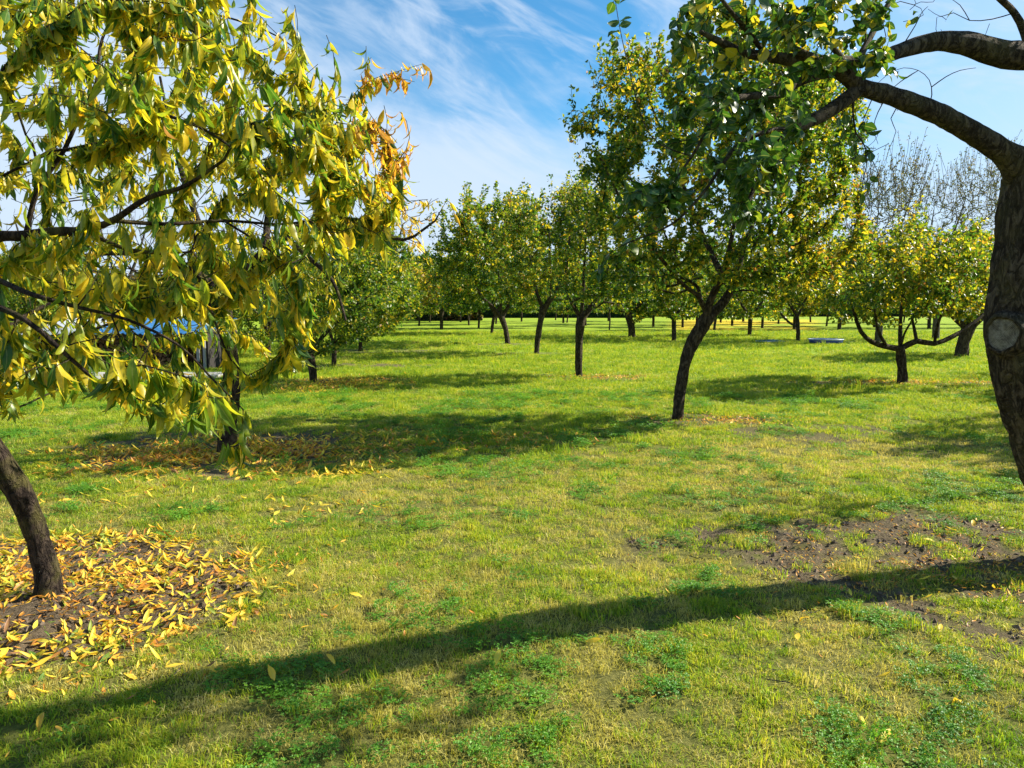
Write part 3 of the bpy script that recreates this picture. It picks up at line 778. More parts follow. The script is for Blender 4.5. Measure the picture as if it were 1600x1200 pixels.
# ------------------------------------------------------------------ PEACH TREES
def peach_tones(n_, g=.42, yg=.33):
    k = rng.uniform(0, 1, n_)
    return np.where(k < g, rng.normal(.26, .09, n_), np.where(k < g + yg, rng.normal(.52, .06, n_), rng.normal(.69, .06, n_)))
def near_tree(name, label, cat, base, build, tipsP, mat_bark, mat_leaf, key, temps, Lf, spacing, lsize, droop, outw, tones, step, rtip,
              nind=300, view=(0, 0, 1600, 1200), curlfn=None, jitter=.008, wsc=1.0, droopw=.15, limbthr=.012, upn=.1, straight=None, pw=2.5, hollow=None, keepfn=None):
    sk = Skel(); build(sk)
    top = sk.P[[i for i in range(sk.n) if sk.ok[i]][0]]
    tipsP = tipsP[np.argsort(np.linalg.norm(tipsP - top, axis=1) + rng.normal(0, .12, len(tipsP)))]
    tips = [t for t in (sk.attach(q, step, wob=.10, droop=droopw, up=.2) for q in tipsP) if t is not None]
    if straight:
        for ln in straight: tips.append(sk.path(ln, np.linspace(rtip * 2, rtip * .8, len(ln)), sub=step)[-1])
    sk.radii(rtip, pw)
    root = empty(name, base, label, cat)
    ch = sk.chains()
    wood(root, 'trunk', [c_ for c_ in ch if c_[3]], mat_bark, base, rough=.30, big=20)
    lm = sorted([c_ for c_ in ch if not c_[3] and c_[2].max() > limbthr], key=lambda c_: -c_[2].max())
    for c_ in lm[:14]: wood(root, 'limb', [c_], mat_bark, base, rough=.22, big=16)
    wood(root, 'twigs', lm[14:] + [c_ for c_ in ch if not c_[3] and c_[2].max() <= limbthr], mat_bark, base, kind='stuff', minsides=4)
    p, d, nn, sz = leaves_along(sk, tips, Lf, spacing, jitter, outw, droop, lsize, upn=upn, rmax=.0052)
    if keepfn is not None:
        kf = keepfn(p); p, d, nn, sz = p[kf], d[kf], nn[kf], sz[kf]
    tn = np.clip(tones(p), 0, 1)
    which = rng.integers(0, len(temps) - (3 if curlfn else 0), len(p))
    if curlfn is not None:
        cm = curlfn(p); which = np.where(cm, len(temps) - 3 + rng.integers(0, 3, len(p)), which); sz = np.where(cm, sz * .8, sz)
    px_, py_ = proj(p + d * sz[:, None] * .3)
    inv = (px_ > view[0]) & (px_ < view[2]) & (py_ > view[1]) & (py_ < view[3])
    dist = np.where(inv, np.linalg.norm(p - np.array([0, 0, CAMH]), axis=1), 99)
    order = np.argsort(dist); ind = order[:nind]; rest = order[nind:]
    tag(link('foliage', leaf_mesh('foliage', mat_leaf, p[rest] - base, d[rest], nn[rest], sz[rest], tn[rest], temps, wsc, which=which[rest]), root), kind='stuff')
    s_, d_, n_ = frames(d[ind], nn[ind])
    for q, i in enumerate(ind):
        place_leaf('leaf', single_leaf(mat_leaf, key, temps, int(which[i]), int(round(tn[i] * 14))), p[i] - base, s_[q], d_[q], n_[q], sz[i], wsc * rng.uniform(.85, 1.1), root)
    return root

# --- second peach tree, dark trunk behind the near one
b2 = G(355, 705); Y2 = b2[1]; k2 = Y2 / F
def build2(sk):
    sk.path([np.array([b2[0], b2[1], -.08]), P(356, 670, Y2), P(362, 610, Y2), P(360, 560, Y2), P(352, 500, Y2), P(345, 460, Y2)], np.array([17, 14, 12.5, 12, 12, 12]) * k2, ok=False, sub=.05)
    for q in range(sk.n - 5, sk.n): sk.ok[q] = True
    for lb in ([(345, 460, 9, 0), (385, 425, 8.5, -.1), (415, 395, 8.5, -.2), (445, 368, 7, -.3), (500, 345, 5, -.4), (570, 350, 3.4, -.5), (630, 375, 2.4, -.6), (680, 345, 1.4, -.6)],
               [(345, 460, 9, 0), (310, 430, 8, .1), (260, 405, 7, .3), (200, 395, 5, .4), (130, 400, 3.4, .5), (60, 420, 2, .6)],
               [(415, 395, 6, -.2), (420, 330, 5, .2), (440, 260, 4, .4), (470, 190, 2.6, .5), (490, 120, 1.6, .5)],
               [(345, 460, 8, 0), (330, 400, 6, .3), (300, 320, 5, .6), (270, 220, 3.6, .9), (250, 120, 2, 1)],
               [(352, 480, 6, 0), (330, 455, 5, -.6), (280, 450, 4, -1.2), (220, 470, 3, -1.6), (160, 500, 1.8, -1.8)],
               [(445, 368, 4, -.3), (480, 400, 3.4, -.8), (520, 440, 2.6, -1.2), (540, 500, 1.6, -1.4)],
               [(500, 345, 3, -.4), (560, 300, 2.4, -.2), (610, 270, 1.6, 0)]):
        sk.path([P(q[0], q[1], Y2 + q[3]) for q in lb], [q[2] * k2 for q in lb], sub=.1)
t2 = np.vstack([poly_sampler([(40, 380), (120, 230), (260, 120), (420, 90), (540, 180), (640, 270), (700, 320), (660, 400), (560, 420), (540, 500), (470, 545), (440, 480), (360, 470), (250, 440), (200, 500), (80, 520)], Y2, 1.7, 380),
                poly_sampler([(590, 330), (640, 280), (705, 300), (720, 350), (680, 380), (690, 420), (620, 400)], Y2 - .6, .6, 30),
                poly_sampler([(20, 380), (200, 360), (420, 400), (430, 490), (330, 520), (100, 560), (10, 500)], Y2 - .7, .9, 80)])
def tones2(p):
    px_, py_ = proj(p); t = peach_tones(len(p), .22, .38)
    return np.where(px_ > 600, rng.normal(.78, .07, len(p)), t)
near_tree('peach_tree', 'yellowing peach tree with a dark thick trunk, second behind the leaning one at the left', 'tree', b2, build2, t2, M_barkP, M_peach, 'peach2',
          T_LANCE + T_CURL, .62, .026, .120, 1.2, .55, tones2, .12, .0028, nind=60, curlfn=lambda p: rng.uniform(0, 1, len(p)) < np.where(proj(p)[0] > 580, .4, .05),
          keepfn=lambda p: rng.uniform(0, 1, len(p)) < np.where(proj(p)[0] > 600, .30, np.where((proj(p)[1] > 470) & (proj(p)[1] < 580) & (proj(p)[0] < 340), .25, .95)))

# --- the near peach tree, trunk leaning out of the frame at the left
b1 = G(75, 932); Y1 = b1[1]
def build1(sk):
    sk.path([np.array([b1[0], b1[1], -.08]), P(74, 900, Y1), P(64, 860, Y1), P(48, 810, Y1 - .03), P(22, 755, Y1 - .08), P(-12, 705, Y1 - .12), P(-42, 660, Y1 - .15)],
            [.082, .066, .060, .060, .064, .062, .060], ok=False, sub=.03)
    for q in range(sk.n - 3, sk.n): sk.ok[q] = True
    Y = Y1
    for lb in ([(-42, 660, 0.0396, -.15), (-75, 560, 0.0360, -.2), (-70, 450, 0.0317, -.3), (-20, 378, 0.0259, -.42), (40, 368, 0.0230, -.5), (90, 362, 0.0216, -.6), (130, 360, 0.0187, -.65), (175, 345, 0.0144, -.75), (230, 310, 0.0108, -.9), (290, 290, 0.0079, -1.0), (350, 250, 0.0058, -1.05)],
               [(-75, 560, 0.0324, -.2), (-110, 400, 0.0288, 0), (-110, 240, 0.0245, .1), (-60, 80, 0.0202, .2), (0, -60, 0.0144, .2), (60, -180, 0.0086, .2)],
               [(40, 368, 0.0130, -.5), (58, 300, 0.0115, -.5), (100, 235, 0.0101, -.5), (120, 190, 0.0094, -.5), (150, 130, 0.0079, -.5), (160, 60, 0.0065, -.4), (210, -40, 0.0043, -.3)],
               [(118, 195, 0.0086, -.5), (160, 176, 0.0079, -.55), (230, 175, 0.0072, -.6), (290, 190, 0.0065, -.65), (340, 215, 0.0058, -.7), (390, 255, 0.0043, -.8), (430, 300, 0.0029, -.9)],
               [(-110, 240, 0.0187, .1), (-20, 140, 0.0158, .5), (90, 60, 0.0130, .8), (200, 20, 0.0101, 1.0), (320, 20, 0.0072, 1.0), (420, 50, 0.0050, .9), (480, 90, 0.0029, .8)],
               [(100, 235, 0.0079, -.5), (180, 225, 0.0072, 0), (280, 200, 0.0065, .3), (380, 170, 0.0058, .5), (470, 165, 0.0043, .5), (530, 170, 0.0029, .4), (570, 130, 0.0022, .3), (620, 112, 0.0016, .2), (660, 100, 0.0011, .2)],
               [(175, 345, 0.0094, -.75), (260, 350, 0.0086, -.6), (350, 345, 0.0072, -.4), (440, 350, 0.0058, -.3), (520, 340, 0.0043, -.3), (590, 345, 0.0029, -.3)],
               [(-75, 560, 0.0216, -.2), (-100, 520, 0.0187, -.7), (-90, 480, 0.0158, -1.1), (-40, 470, 0.0130, -1.4), (40, 500, 0.0094, -1.5), (110, 560, 0.0072, -1.5), (160, 600, 0.0058, -1.5), (220, 625, 0.0029, -1.5)],
               [(-70, 450, 0.0144, -.3), (-30, 430, 0.0130, -.8), (50, 460, 0.0101, -1.2), (120, 480, 0.0079, -1.2), (200, 500, 0.0065, -1.1), (280, 540, 0.0050, -1.1), (330, 590, 0.0043, -1.1), (380, 640, 0.0029, -1.1)],
               [(130, 360, 0.0101, -.65), (200, 390, 0.0086, -.7), (270, 400, 0.0072, -.6), (315, 440, 0.0065, -.6), (335, 500, 0.0058, -.6), (360, 560, 0.0043, -.6), (400, 600, 0.0029, -.6)],
               [(350, 345, 0.0058, -.4), (420, 390, 0.0050, -.4), (470, 440, 0.0043, -.4), (480, 500, 0.0036, -.4), (460, 570, 0.0029, -.4)],
               [(-42, 660, 0.0216, -.15), (-60, 600, 0.0187, .3), (0, 520, 0.0158, .7), (90, 470, 0.0122, 1.0), (190, 450, 0.0094, 1.2), (280, 430, 0.0065, 1.2)]):
        sk.path([P(q[0], q[1], Y + q[3]) for q in lb], [q[2] for q in lb], sub=.05)
c1p = [(-120, -80), (440, -80), (470, 40), (530, 120), (560, 160), (610, 190), (640, 230), (628, 300), (618, 370), (615, 400), (560, 370), (500, 350), (440, 400), (440, 470), (460, 560), (440, 590), (400, 600),
       (370, 690), (300, 640), (230, 590), (200, 620), (100, 620), (0, 640), (-120, 620)]
top_poly = [(-120, -80), (440, -80), (470, 40), (530, 120), (570, 165), (625, 215), (625, 280), (600, 340), (500, 330), (400, 330), (300, 300), (150, 290), (0, 300), (-120, 320)]
low_poly = [(-60, 520), (60, 500), (150, 520), (240, 530), (300, 560), (380, 600), (370, 680), (310, 650), (240, 600), (160, 600), (60, 590), (-60, 630)]
midr = [(380, 330), (480, 320), (600, 320), (615, 380), (560, 400), (480, 420), (470, 560), (430, 590), (400, 500), (360, 440)]
t1 = np.vstack([poly_sampler(top_poly, Y1 - .15, 1.25, 430), poly_sampler([(450, 60), (560, 150), (640, 220), (632, 330), (560, 345), (480, 230)], Y1 - .2, .6, 85), poly_sampler(c1p, Y1 - .2, 1.2, 190), poly_sampler(low_poly, Y1 - 1.3, .5, 95), poly_sampler(midr, Y1 - .55, .5, 60),
                poly_sampler([(-40, 330), (120, 340), (350, 330), (400, 420), (360, 500), (300, 560), (150, 540), (-40, 560)], Y1 - .5, .85, 135),
                np.array([P(*q) for q in ((572, 72, Y1 + .3), (580, 90, Y1 + .25), (648, 128, Y1 + .15), (668, 118, Y1 + .2), (632, 138, Y1 + .2), (510, 55, Y1 - .2), (560, 150, Y1), (600, 165, Y1 - .1), (625, 175, Y1), (640, 215, Y1), (395, 640, 2.9), (375, 700, 2.85), (340, 690, 2.8), (455, 590, 3.6), (440, 560, 3.5))])])
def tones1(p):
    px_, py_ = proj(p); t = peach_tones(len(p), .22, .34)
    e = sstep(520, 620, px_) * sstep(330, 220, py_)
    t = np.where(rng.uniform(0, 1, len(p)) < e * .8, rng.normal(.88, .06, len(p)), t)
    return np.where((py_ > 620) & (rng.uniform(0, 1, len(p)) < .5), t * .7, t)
def curl1(p):
    px_, py_ = proj(p); return rng.uniform(0, 1, len(p)) < np.where((px_ > 540) & (py_ < 320), .45, .06)
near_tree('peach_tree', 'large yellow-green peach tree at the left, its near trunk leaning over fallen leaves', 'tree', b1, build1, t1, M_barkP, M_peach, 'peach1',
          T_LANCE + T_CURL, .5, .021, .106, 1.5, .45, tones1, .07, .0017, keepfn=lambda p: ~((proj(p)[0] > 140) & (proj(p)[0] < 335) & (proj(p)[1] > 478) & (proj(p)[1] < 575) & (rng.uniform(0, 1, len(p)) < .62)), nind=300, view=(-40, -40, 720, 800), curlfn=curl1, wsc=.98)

# ------------------------------------------------------------------ THE BIG APPLE TREE at the right edge
b3 = np.array([G(1704, 888)[0], 4.55, 0.0])
def build3(sk):
    Y = 4.55
    sk.path([np.array([b3[0], Y, -.1]), P(1692, 850, Y), P(1670, 800, Y), P(1638, 700, Y), P(1607, 600, Y), P(1594, 520, Y), P(1600, 420, Y), P(1610, 330, Y), P(1613, 275, Y)],
            [.27, .20, .180, .180, .182, .186, .176, .165, .150], ok=False, sub=.03)
    for q in range(sk.n - 3, sk.n): sk.ok[q] = False
    for lb in ([(1624, 285, .12, 0), (1592, 258, .10, -.02), (1566, 236, .070, -.05), (1530, 214, .062, -.12), (1500, 196, .059, -.2), (1460, 175, .055, -.3), (1420, 160, .051, -.4), (1380, 146, .047, -.48), (1345, 136, .043, -.55), (1315, 112, .042, -.6), (1280, 99, .036, -.7), (1240, 94, .030, -.8), (1200, 88, .026, -.9), (1160, 82, .022, -1.0), (1125, 65, .016, -1.1), (1095, 50, .010, -1.2)],
               [(1624, 285, .15, 0), (1655, 225, .13, .02), (1690, 165, .11, 0), (1700, 110, .10, -.1), (1660, 86, .092, -.2), (1610, 88, .076, -.25), (1560, 84, .070, -.3), (1520, 70, .061, -.35), (1480, 64, .053, -.4), (1445, 68, .045, -.45), (1405, 80, .036, -.5), (1370, 92, .034, -.6), (1320, 96, .026, -.7), (1270, 90, .02, -.8), (1230, 70, .014, -.9)],
               [(1690, 165, .09, 0), (1760, 60, .08, .1), (1800, -60, .06, .2), (1830, -180, .04, .3)],
               [(1345, 136, .040, -.55), (1318, 158, .038, -.6), (1285, 180, .035, -.68), (1245, 200, .030, -.75), (1218, 225, .024, -.8), (1200, 250, .018, -.85), (1180, 290, .012, -.95), (1165, 325, .008, -1.0)],
               [(1312, 110, .028, -.6), (1280, 118, .025, -.7), (1245, 130, .023, -.8), (1215, 148, .020, -.9), (1180, 150, .018, -1.0), (1140, 158, .014, -1.1), (1110, 190, .010, -1.2), (1090, 230, .007, -1.25), (1060, 275, .005, -1.3), (1030, 330, .004, -1.3)],
               [(1245, 200, .014, -.75), (1200, 205, .012, -1.0), (1150, 230, .010, -1.1), (1100, 300, .007, -1.2), (1050, 350, .005, -1.2), (980, 380, .003, -1.2)],
               [(1605, 88, .024, -.25), (1600, 50, .021, -.27), (1585, 20, .019, -.3), (1558, -6, .016, -.35), (1520, -40, .012, -.4)],
               [(1345, 96, .02, -.65), (1370, 40, .017, -.5), (1400, -10, .014, -.4), (1450, -60, .01, -.3)],
               [(1320, 96, .016, -.7), (1280, 50, .013, -.8), (1240, 10, .010, -.9), (1190, -40, .007, -1)],
               [(1200, 88, .014, -.9), (1160, 40, .011, -1.1), (1120, -10, .008, -1.2), (1080, -50, .005, -1.3)]):
        sk.path([P(q[0], q[1], Y + q[3]) for q in lb], [q[2] for q in lb], sub=.045)
t3 = np.vstack([poly_sampler([(1040, -60), (1420, -60), (1405, 20), (1385, 70), (1400, 110), (1370, 130), (1300, 110), (1230, 130), (1150, 110), (1060, 110)], 3.75, .5, 175),
                poly_sampler([(1060, 90), (1190, 100), (1260, 150), (1300, 190), (1240, 250), (1235, 310), (1190, 335), (1140, 300), (1090, 260), (1050, 240), (1010, 180)], 3.5, .4, 100), poly_sampler([(1305, 110), (1425, 165), (1410, 225), (1345, 310), (1305, 260)], 4.0, .25, 46), poly_sampler([(1370, -20), (1590, -20), (1560, 40), (1450, 60), (1390, 40)], 4.1, .15, 16), poly_sampler([(1660, 120), (1680, -150), (1800, -330), (2050, -300), (2100, -60), (1950, 120), (1800, 160)], 4.3, .7, 120),
                poly_sampler([(985, 290), (1080, 240), (1090, 300), (1040, 340), (1000, 360), (965, 345)], 3.3, .25, 28),
                poly_sampler([(1080, 300), (1160, 300), (1210, 330), (1180, 345), (1120, 360)], 3.5, .25, 16),
                np.array([P(*q) for q in ((935, 420, 3.3), (950, 400, 3.3), (985, 325, 3.2))])])
def tones3(p):
    k = rng.uniform(0, 1, len(p)); px_, py_ = proj(p)
    g = np.where(py_ < 110, .62, .82)
    return np.where(k < g, rng.normal(.16, .09, len(p)), np.where(k < g + .16, rng.normal(.45, .07, len(p)), rng.normal(.66, .05, len(p))))
Yv = 4.55
bare = [[P(q[0], q[1], Yv + q[2]) for q in ln] for ln in (
    [(1450, 172, -.32), (1456, 148, -.34), (1452, 125, -.36), (1435, 110, -.38), (1412, 106, -.4), (1395, 112, -.4)],
    [(1437, 111, -.38), (1415, 122, -.38), (1398, 135, -.38), (1385, 150, -.38)],
    [(1456, 138, -.34), (1478, 120, -.34), (1500, 110, -.34), (1525, 106, -.34)],
    [(1483, 203, -.25), (1482, 180, -.25)], [(1520, 208, -.15), (1524, 194, -.15)], [(1472, 66, -.4), (1470, 46, -.4)],
    [(1390, 150, -.48), (1372, 175, -.5), (1365, 200, -.52), (1372, 225, -.55)], [(1372, 150, -.5), (1352, 180, -.5), (1345, 205, -.5), (1350, 240, -.5)],
    [(1400, 160, -.4), (1392, 185, -.42), (1400, 205, -.44), (1388, 235, -.46)], [(1340, 150, -.55), (1330, 190, -.55), (1312, 220, -.55), (1318, 260, -.55)],
    [(1585, 20, -.3), (1550, 30, -.3), (1515, 32, -.32), (1490, 20, -.32), (1470, 26, -.32), (1450, 14, -.32)], [(1515, 32, -.32), (1500, 8, -.3), (1480, -5, -.3)],
    [(1400, 60, -.5), (1430, 40, -.5), (1440, 20, -.5), (1450, 10, -.5)], [(1230, 70, -.9), (1040, 220, -1.3)][:1] * 2,
    [(1075, 250, -1.25), (1030, 225, -1.3), (1005, 190, -1.3), (988, 130, -1.3), (975, 75, -1.3), (966, 30, -1.3), (960, -10, -1.3)])if len(ln) > 1]
bare = [q for q in bare if np.linalg.norm(q[0] - q[-1]) > .01]
def keep3(p):
    px_, py_ = proj(p)
    k = ~((px_ > 1405) & (py_ > -20) & (px_ < 1640)) & ~((px_ > 1640) & (rng.uniform(0, 1, len(p)) > .5)) & ~((px_ > 1310) & (py_ > 118)) & ~((px_ > 978) & (px_ < 1030) & (py_ > 60) & (py_ < 215))
    return k | (rng.uniform(0, 1, len(p)) < .07)
apple = near_tree('apple_tree', 'big apple tree at the right edge with a grey sawn scar on its trunk', 'tree', b3, build3, t3, M_barkA, M_apple, 'apple', T_OVATE,
          .26, .021, .064, .5, .9, tones3, .06, .0016, nind=300, view=(900, -40, 1620, 600), jitter=.012, wsc=1.05, droopw=.25, upn=.35, straight=bare, keepfn=keep3)
# the sawn-off limb scar: callus ring and weathered cut face
m, n, l = newmat('weathered_cut_wood')
o = n.new('ShaderNodeOutputMaterial'); b = n.new('ShaderNodeBsdfPrincipled'); tcu = n.new('ShaderNodeTexCoord').outputs['Object']
rg = mth(n, l, 'SINE', mth(n, l, 'MULTIPLY', attr(n, 'ringr'), 75.0))
g_ = mth(n, l, 'ADD', mth(n, l, 'MULTIPLY', rg, .10), noise(n, l, tcu, 26, 6, .7))
st_ = ramp(n, l, noise(n, l, tcu, 9, 4, .6), [(.42, (.55, .5, .42)), (.62, (1, 1, 1))])
l.new(mixc(n, l, .8, ramp(n, l, g_, [(.34, (.06, .055, .045)), (.5, (.18, .17, .145)), (.66, (.29, .28, .245))]), st_, 'MULTIPLY'), b.inputs['Base Color'])
b.inputs['Roughness'].default_value = .95
bp = n.new('ShaderNodeBump'); bp.inputs['Strength'].default_value = .9; bp.inputs['Distance'].default_value = .006; l.new(g_, bp.inputs['Height']); l.new(bp.outputs[0], b.inputs['Normal'])
l.new(b.outputs[0], o.inputs[0]); M_cut = m
cpos = P(1567, 522, 4.40); nd = np.array([0, 0, CAMH]) - cpos; nd[2] *= .3; nd /= np.linalg.norm(nd)
ang = R(-24); nd = np.array([nd[0] * math.cos(ang) - nd[1] * math.sin(ang), nd[0] * math.sin(ang) + nd[1] * math.cos(ang), nd[2]])
sx = np.cross([0, 0, 1], nd); sx /= np.linalg.norm(sx); sz_ = np.cross(nd, sx)
V, Q_, T_ = [], [], []; sd = 40
prof = [(1.55, -.09), (1.36, -.03), (1.2, .006), (1.09, .02), (1.0, .016), (.94, -.002)]
for rr_, hh in prof:
    for a in range(sd):
        t = a * 2 * math.pi / sd; wv = 1 + .05 * math.sin(3 * t + 1) + .03 * math.sin(7 * t)
        V.append(cpos + nd * hh + (sx * math.cos(t) * .090 + sz_ * math.sin(t) * .098) * rr_ * wv)
for i in range(len(prof) - 1):
    for a in range(sd): Q_.append((i * sd + a, i * sd + (a + 1) % sd, (i + 1) * sd + (a + 1) % sd, (i + 1) * sd + a))
link('callus', mesh_from('callus', np.array(V) - b3, quads=np.array(Q_), mats=[M_barkA], smooth=True), apple)
V = [cpos + nd * .004]; T_ = []; ringr = [0] + [f_ for f_ in (.33, .66, .97) for _ in range(sd)]
for j, f_ in enumerate((.33, .66, .97)):
    for a in range(sd):
        t = a * 2 * math.pi / sd; wv = 1 + .05 * math.sin(3 * t + 1) + .03 * math.sin(7 * t)
        V.append(cpos + nd * (.004 - .004 * j / 2 + rng.normal(0, .0012)) + (sx * math.cos(t) * .090 + sz_ * math.sin(t) * .098) * f_ * wv)
for a in range(sd):
    b_ = (a + 1) % sd; T_.append((0, 1 + a, 1 + b_))
    for j in (0, 1):
        T_ += [(1 + j * sd + a, 1 + (j + 1) * sd + a, 1 + (j + 1) * sd + b_), (1 + j * sd + a, 1 + (j + 1) * sd + b_, 1 + j * sd + b_)]
link('cut_face', mesh_from('cut_face', np.array(V) - b3, tris=np.array(T_), mats=[M_cut], smooth=True, attrs={'ringr': ringr}), apple)

# a slim young neighbour outside the frame: only its thin shadow enters
sl_ = tree('young_tree', 'slim nearly bare tree just outside the right edge, its thin shadow crossing the lawn', 'tree', None,
     [(1720, 760, 11), (1715, 700, 9), (1712, 620, 8), (1716, 500, 7)], [[(1716, 500, 5), (1690, 420, 4), (1670, 330, 2)], [(1716, 500, 5), (1750, 400, 3.4), (1770, 320, 2)]],
     [(1640, 420), (1700, 250), (1800, 260), (1830, 420), (1760, 460), (1680, 460)], .8, 60, .4, .07, .075, .3, .2, temps=T_MINI, step=.12)

# ------------------------------------------------------------------ BLUE TUBS
def lathe(name, prof, mat, parent, loc=None, sd=40, sx_=1, sy_=1):
    V = []; Qs = []
    for r_, z_ in prof:
        for a in range(sd): t = a * 2 * math.pi / sd; V.append((r_ * math.cos(t) * sx_, r_ * math.sin(t) * sy_, z_))
    for i in range(len(prof) - 1):
        for a in range(sd): Qs.append((i * sd + a, i * sd + (a + 1) % sd, (i + 1) * sd + (a + 1) % sd, (i + 1) * sd + a))
    return link(name, mesh_from(name, np.array(V), quads=np.array(Qs), mats=[mat], smooth=True), parent, loc)
M_blue = simple('blue_plastic', (.015, .05, .30), .35, .2, 5)
M_pale = simple('pale_rim', (.50, .58, .66), .4, .15, 9)
M_teal = simple('faded_blue_green_sheet', (.03, .13, .16), .5, .3, 5)
tb = empty('plastic_tub', G(1290, 537), 'low round blue plastic tub with pale rim on the grass, right of the small tree', 'tub')
lathe('shell', [(.01, .02), (.62, .02), (.70, .05), (.74, .19), (.72, .2), (.68, .06), (.01, .05)], M_blue, tb)
lathe('rim', [(.715, .19), (.76, .185), (.775, .205), (.75, .225), (.715, .215), (.715, .19)], M_pale, tb)
tb2 = empty('tub_lid', G(1203, 534), 'flat dark teal lid lying on the grass left of the small tree', 'lid')
lathe('cover', [(.01, .10), (.40, .095), (.60, .07), (.64, .02), (.60, 0)], M_teal, tb2)
lathe('rim', [(.63, .0), (.68, .01), (.69, .035), (.65, .045), (.63, .03)], M_pale, tb2)

# ------------------------------------------------------------------ BLUE-ROOFED SHELTER at the left
ys0 = 19.6
M_rblue = simple('blue_corrugated_sheet', (.03, .13, .30), .38, .35, 3)
M_rwhite = simple('white_corrugated_sheet', (.30, .33, .36), .45, .2, 3)
M_board = simple('red_brown_board', (.12, .045, .022), .8, .4, 7)
M_darkw = simple('dark_timber', (.02, .016, .013), .9, .3, 9)
M_post = simple('galvanised_post', (.22, .23, .24), .45, .15, 9)
M_log = simple('split_log', (.20, .11, .055), .9, .45, 14)
xa, xb = P(30, 500, ys0)[0], P(322, 500, ys0)[0]
zt = P(0, 521, ys0)[2]
sh = empty('garden_shelter', (xa, ys0, 0), 'low open shelter with a blue and white corrugated roof beyond the left trees', 'shelter')
W = xb - xa
def corr(x0, x1, y0, y1, z0, z1):
    nx = int((x1 - x0) / .02); xs = np.linspace(x0, x1, nx); V = []
    for yy, zz_ in ((y0, z0), (y1, z1)):
        V.append(np.stack([xs, np.full(nx, yy), zz_ + .022 * np.sin(xs * 2 * math.pi / .15)], -1))
    V = np.concatenate(V); V2 = V - np.array([0, 0, .006]); i = np.arange(nx - 1)
    Qt = np.stack([i, i + 1, i + 1 + nx, i + nx], -1); Qb = Qt[:, ::-1] + 2 * nx
    Qf = np.stack([i + 2 * nx, i + 1 + 2 * nx, i + 1, i], -1)
    return np.concatenate([V, V2]), np.concatenate([Qt, Qb, Qf])
npan = 6; pw_ = W / npan
roof = bpy.data.objects.new('roof', None); COL.objects.link(roof); roof.parent = sh
bwall = bpy.data.objects.new('back_wall', None); COL.objects.link(bwall); bwall.parent = sh
for i in range(npan):
    V, Q_ = corr(i * pw_, (i + 1) * pw_ - .01, -.35, 2.3, zt + random.uniform(-.01, .01), zt + .36)
    link('roof_sheet', mesh_from('roof_sheet', V, quads=Q_, mats=[M_rwhite if i < 2 else M_rblue], smooth=True), roof)
for i in range(24):
    bw = W / 24; box_obj('wall_board', (i * bw + .01, 2.02 + random.uniform(-.01, .01), 0, (i + 1) * bw - .012, 2.05, zt + .25), M_board, bwall)
for x0 in (.0, W * .34, W * .68): box_obj('post', (x0, -.2, 0, x0 + .09, -.11, zt - .03), M_darkw, sh)
for px_ in (313, 323):
    x0 = P(px_, 500, ys0)[0] - xa; box_obj('pale_post', (x0 - .03, -.26, 0, x0 + .03, -.2, zt - .03), M_post, sh)
box_obj('eaves_beam', (-.05, -.21, zt - .14, W + .05, -.12, zt - .035), M_darkw, sh)
box_obj('side_wall', (-.06, -.1, 0, -.02, 2.0, zt + .1), M_board, sh); box_obj('side_wall', (W + .02, -.1, 0, W + .06, 2.0, zt + .1), M_darkw, sh)
# firewood stacked inside
fw = empty('firewood_stack', (xa + .4, ys0 + .9, 0), 'stack of split reddish-brown firewood under the blue-roofed shelter', 'firewood')
lg = []
for v in range(4):
    a = np.sort(rng.uniform(0, 2 * math.pi, 5)) if v else np.arange(5) * 2 * math.pi / 5
    a = np.arange(5) * 2 * math.pi / 5 + rng.uniform(-.3, .3, 5); r_ = .075 * rng.uniform(.8, 1.15, 5)
    V = np.concatenate([np.stack([r_ * np.cos(a), np.full(5, yy), r_ * np.sin(a)], -1) for yy in (0, .45)])
    Q_ = [(i, (i + 1) % 5, (i + 1) % 5 + 5, i + 5) for i in range(5)]; T_ = [(0, 2, 1), (0, 3, 2), (0, 4, 3), (5, 6, 7), (5, 7, 8), (5, 8, 9)]
    lg.append(mesh_from('log', V, tris=np.array(T_), quads=np.array(Q_), mats=[M_log]))
for r_ in range(7):
    for c_ in range(int(3.2 / .15)):
        o_ = link('log', lg[random.randrange(4)], fw, (c_ * .15 + (r_ % 2) * .07 + random.uniform(-.01, .01), random.uniform(-.05, .05), .075 + r_ * .125))
        o_.rotation_euler = (0, random.uniform(0, 6), 0)

# ------------------------------------------------------------------ FAR BACKGROUND: wall, hedges, shrubs, tree belts, car
M_wall = simple('pale_rendered_wall', (.42, .37, .30), .9, .12, 1.5)
M_hedge = leafmat('hedge_leaf', stops=[(0, (.012, .035, .010)), (.5, (.03, .075, .015)), (1, (.10, .13, .03))], trans=.2, rough=.6, spec=.2, rib=False)
M_shrub = leafmat('shrub_leaf', stops=[(0, (.05, .08, .02)), (.35, (.16, .14, .03)), (.6, (.22, .12, .04)), (.85, (.24, .09, .045)), (1, (.15, .06, .04))], trans=.3, rough=.6, spec=.2, rib=False)
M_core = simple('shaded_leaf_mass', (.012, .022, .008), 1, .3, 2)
wl_ = empty('garden_wall', (-8, 132, 0), 'long pale low wall across the far end of the grass aisle', 'wall')
for i in range(8):
    x0 = -26 + i * 6.0
    box_obj('wall_panel', (x0, -.15, 0, x0 + 5.97, .15, 2.55), M_wall, wl_); box_obj('coping', (x0 - .03, -.22, 2.553, x0 + 5.99, .22, 2.66), M_wall, wl_)
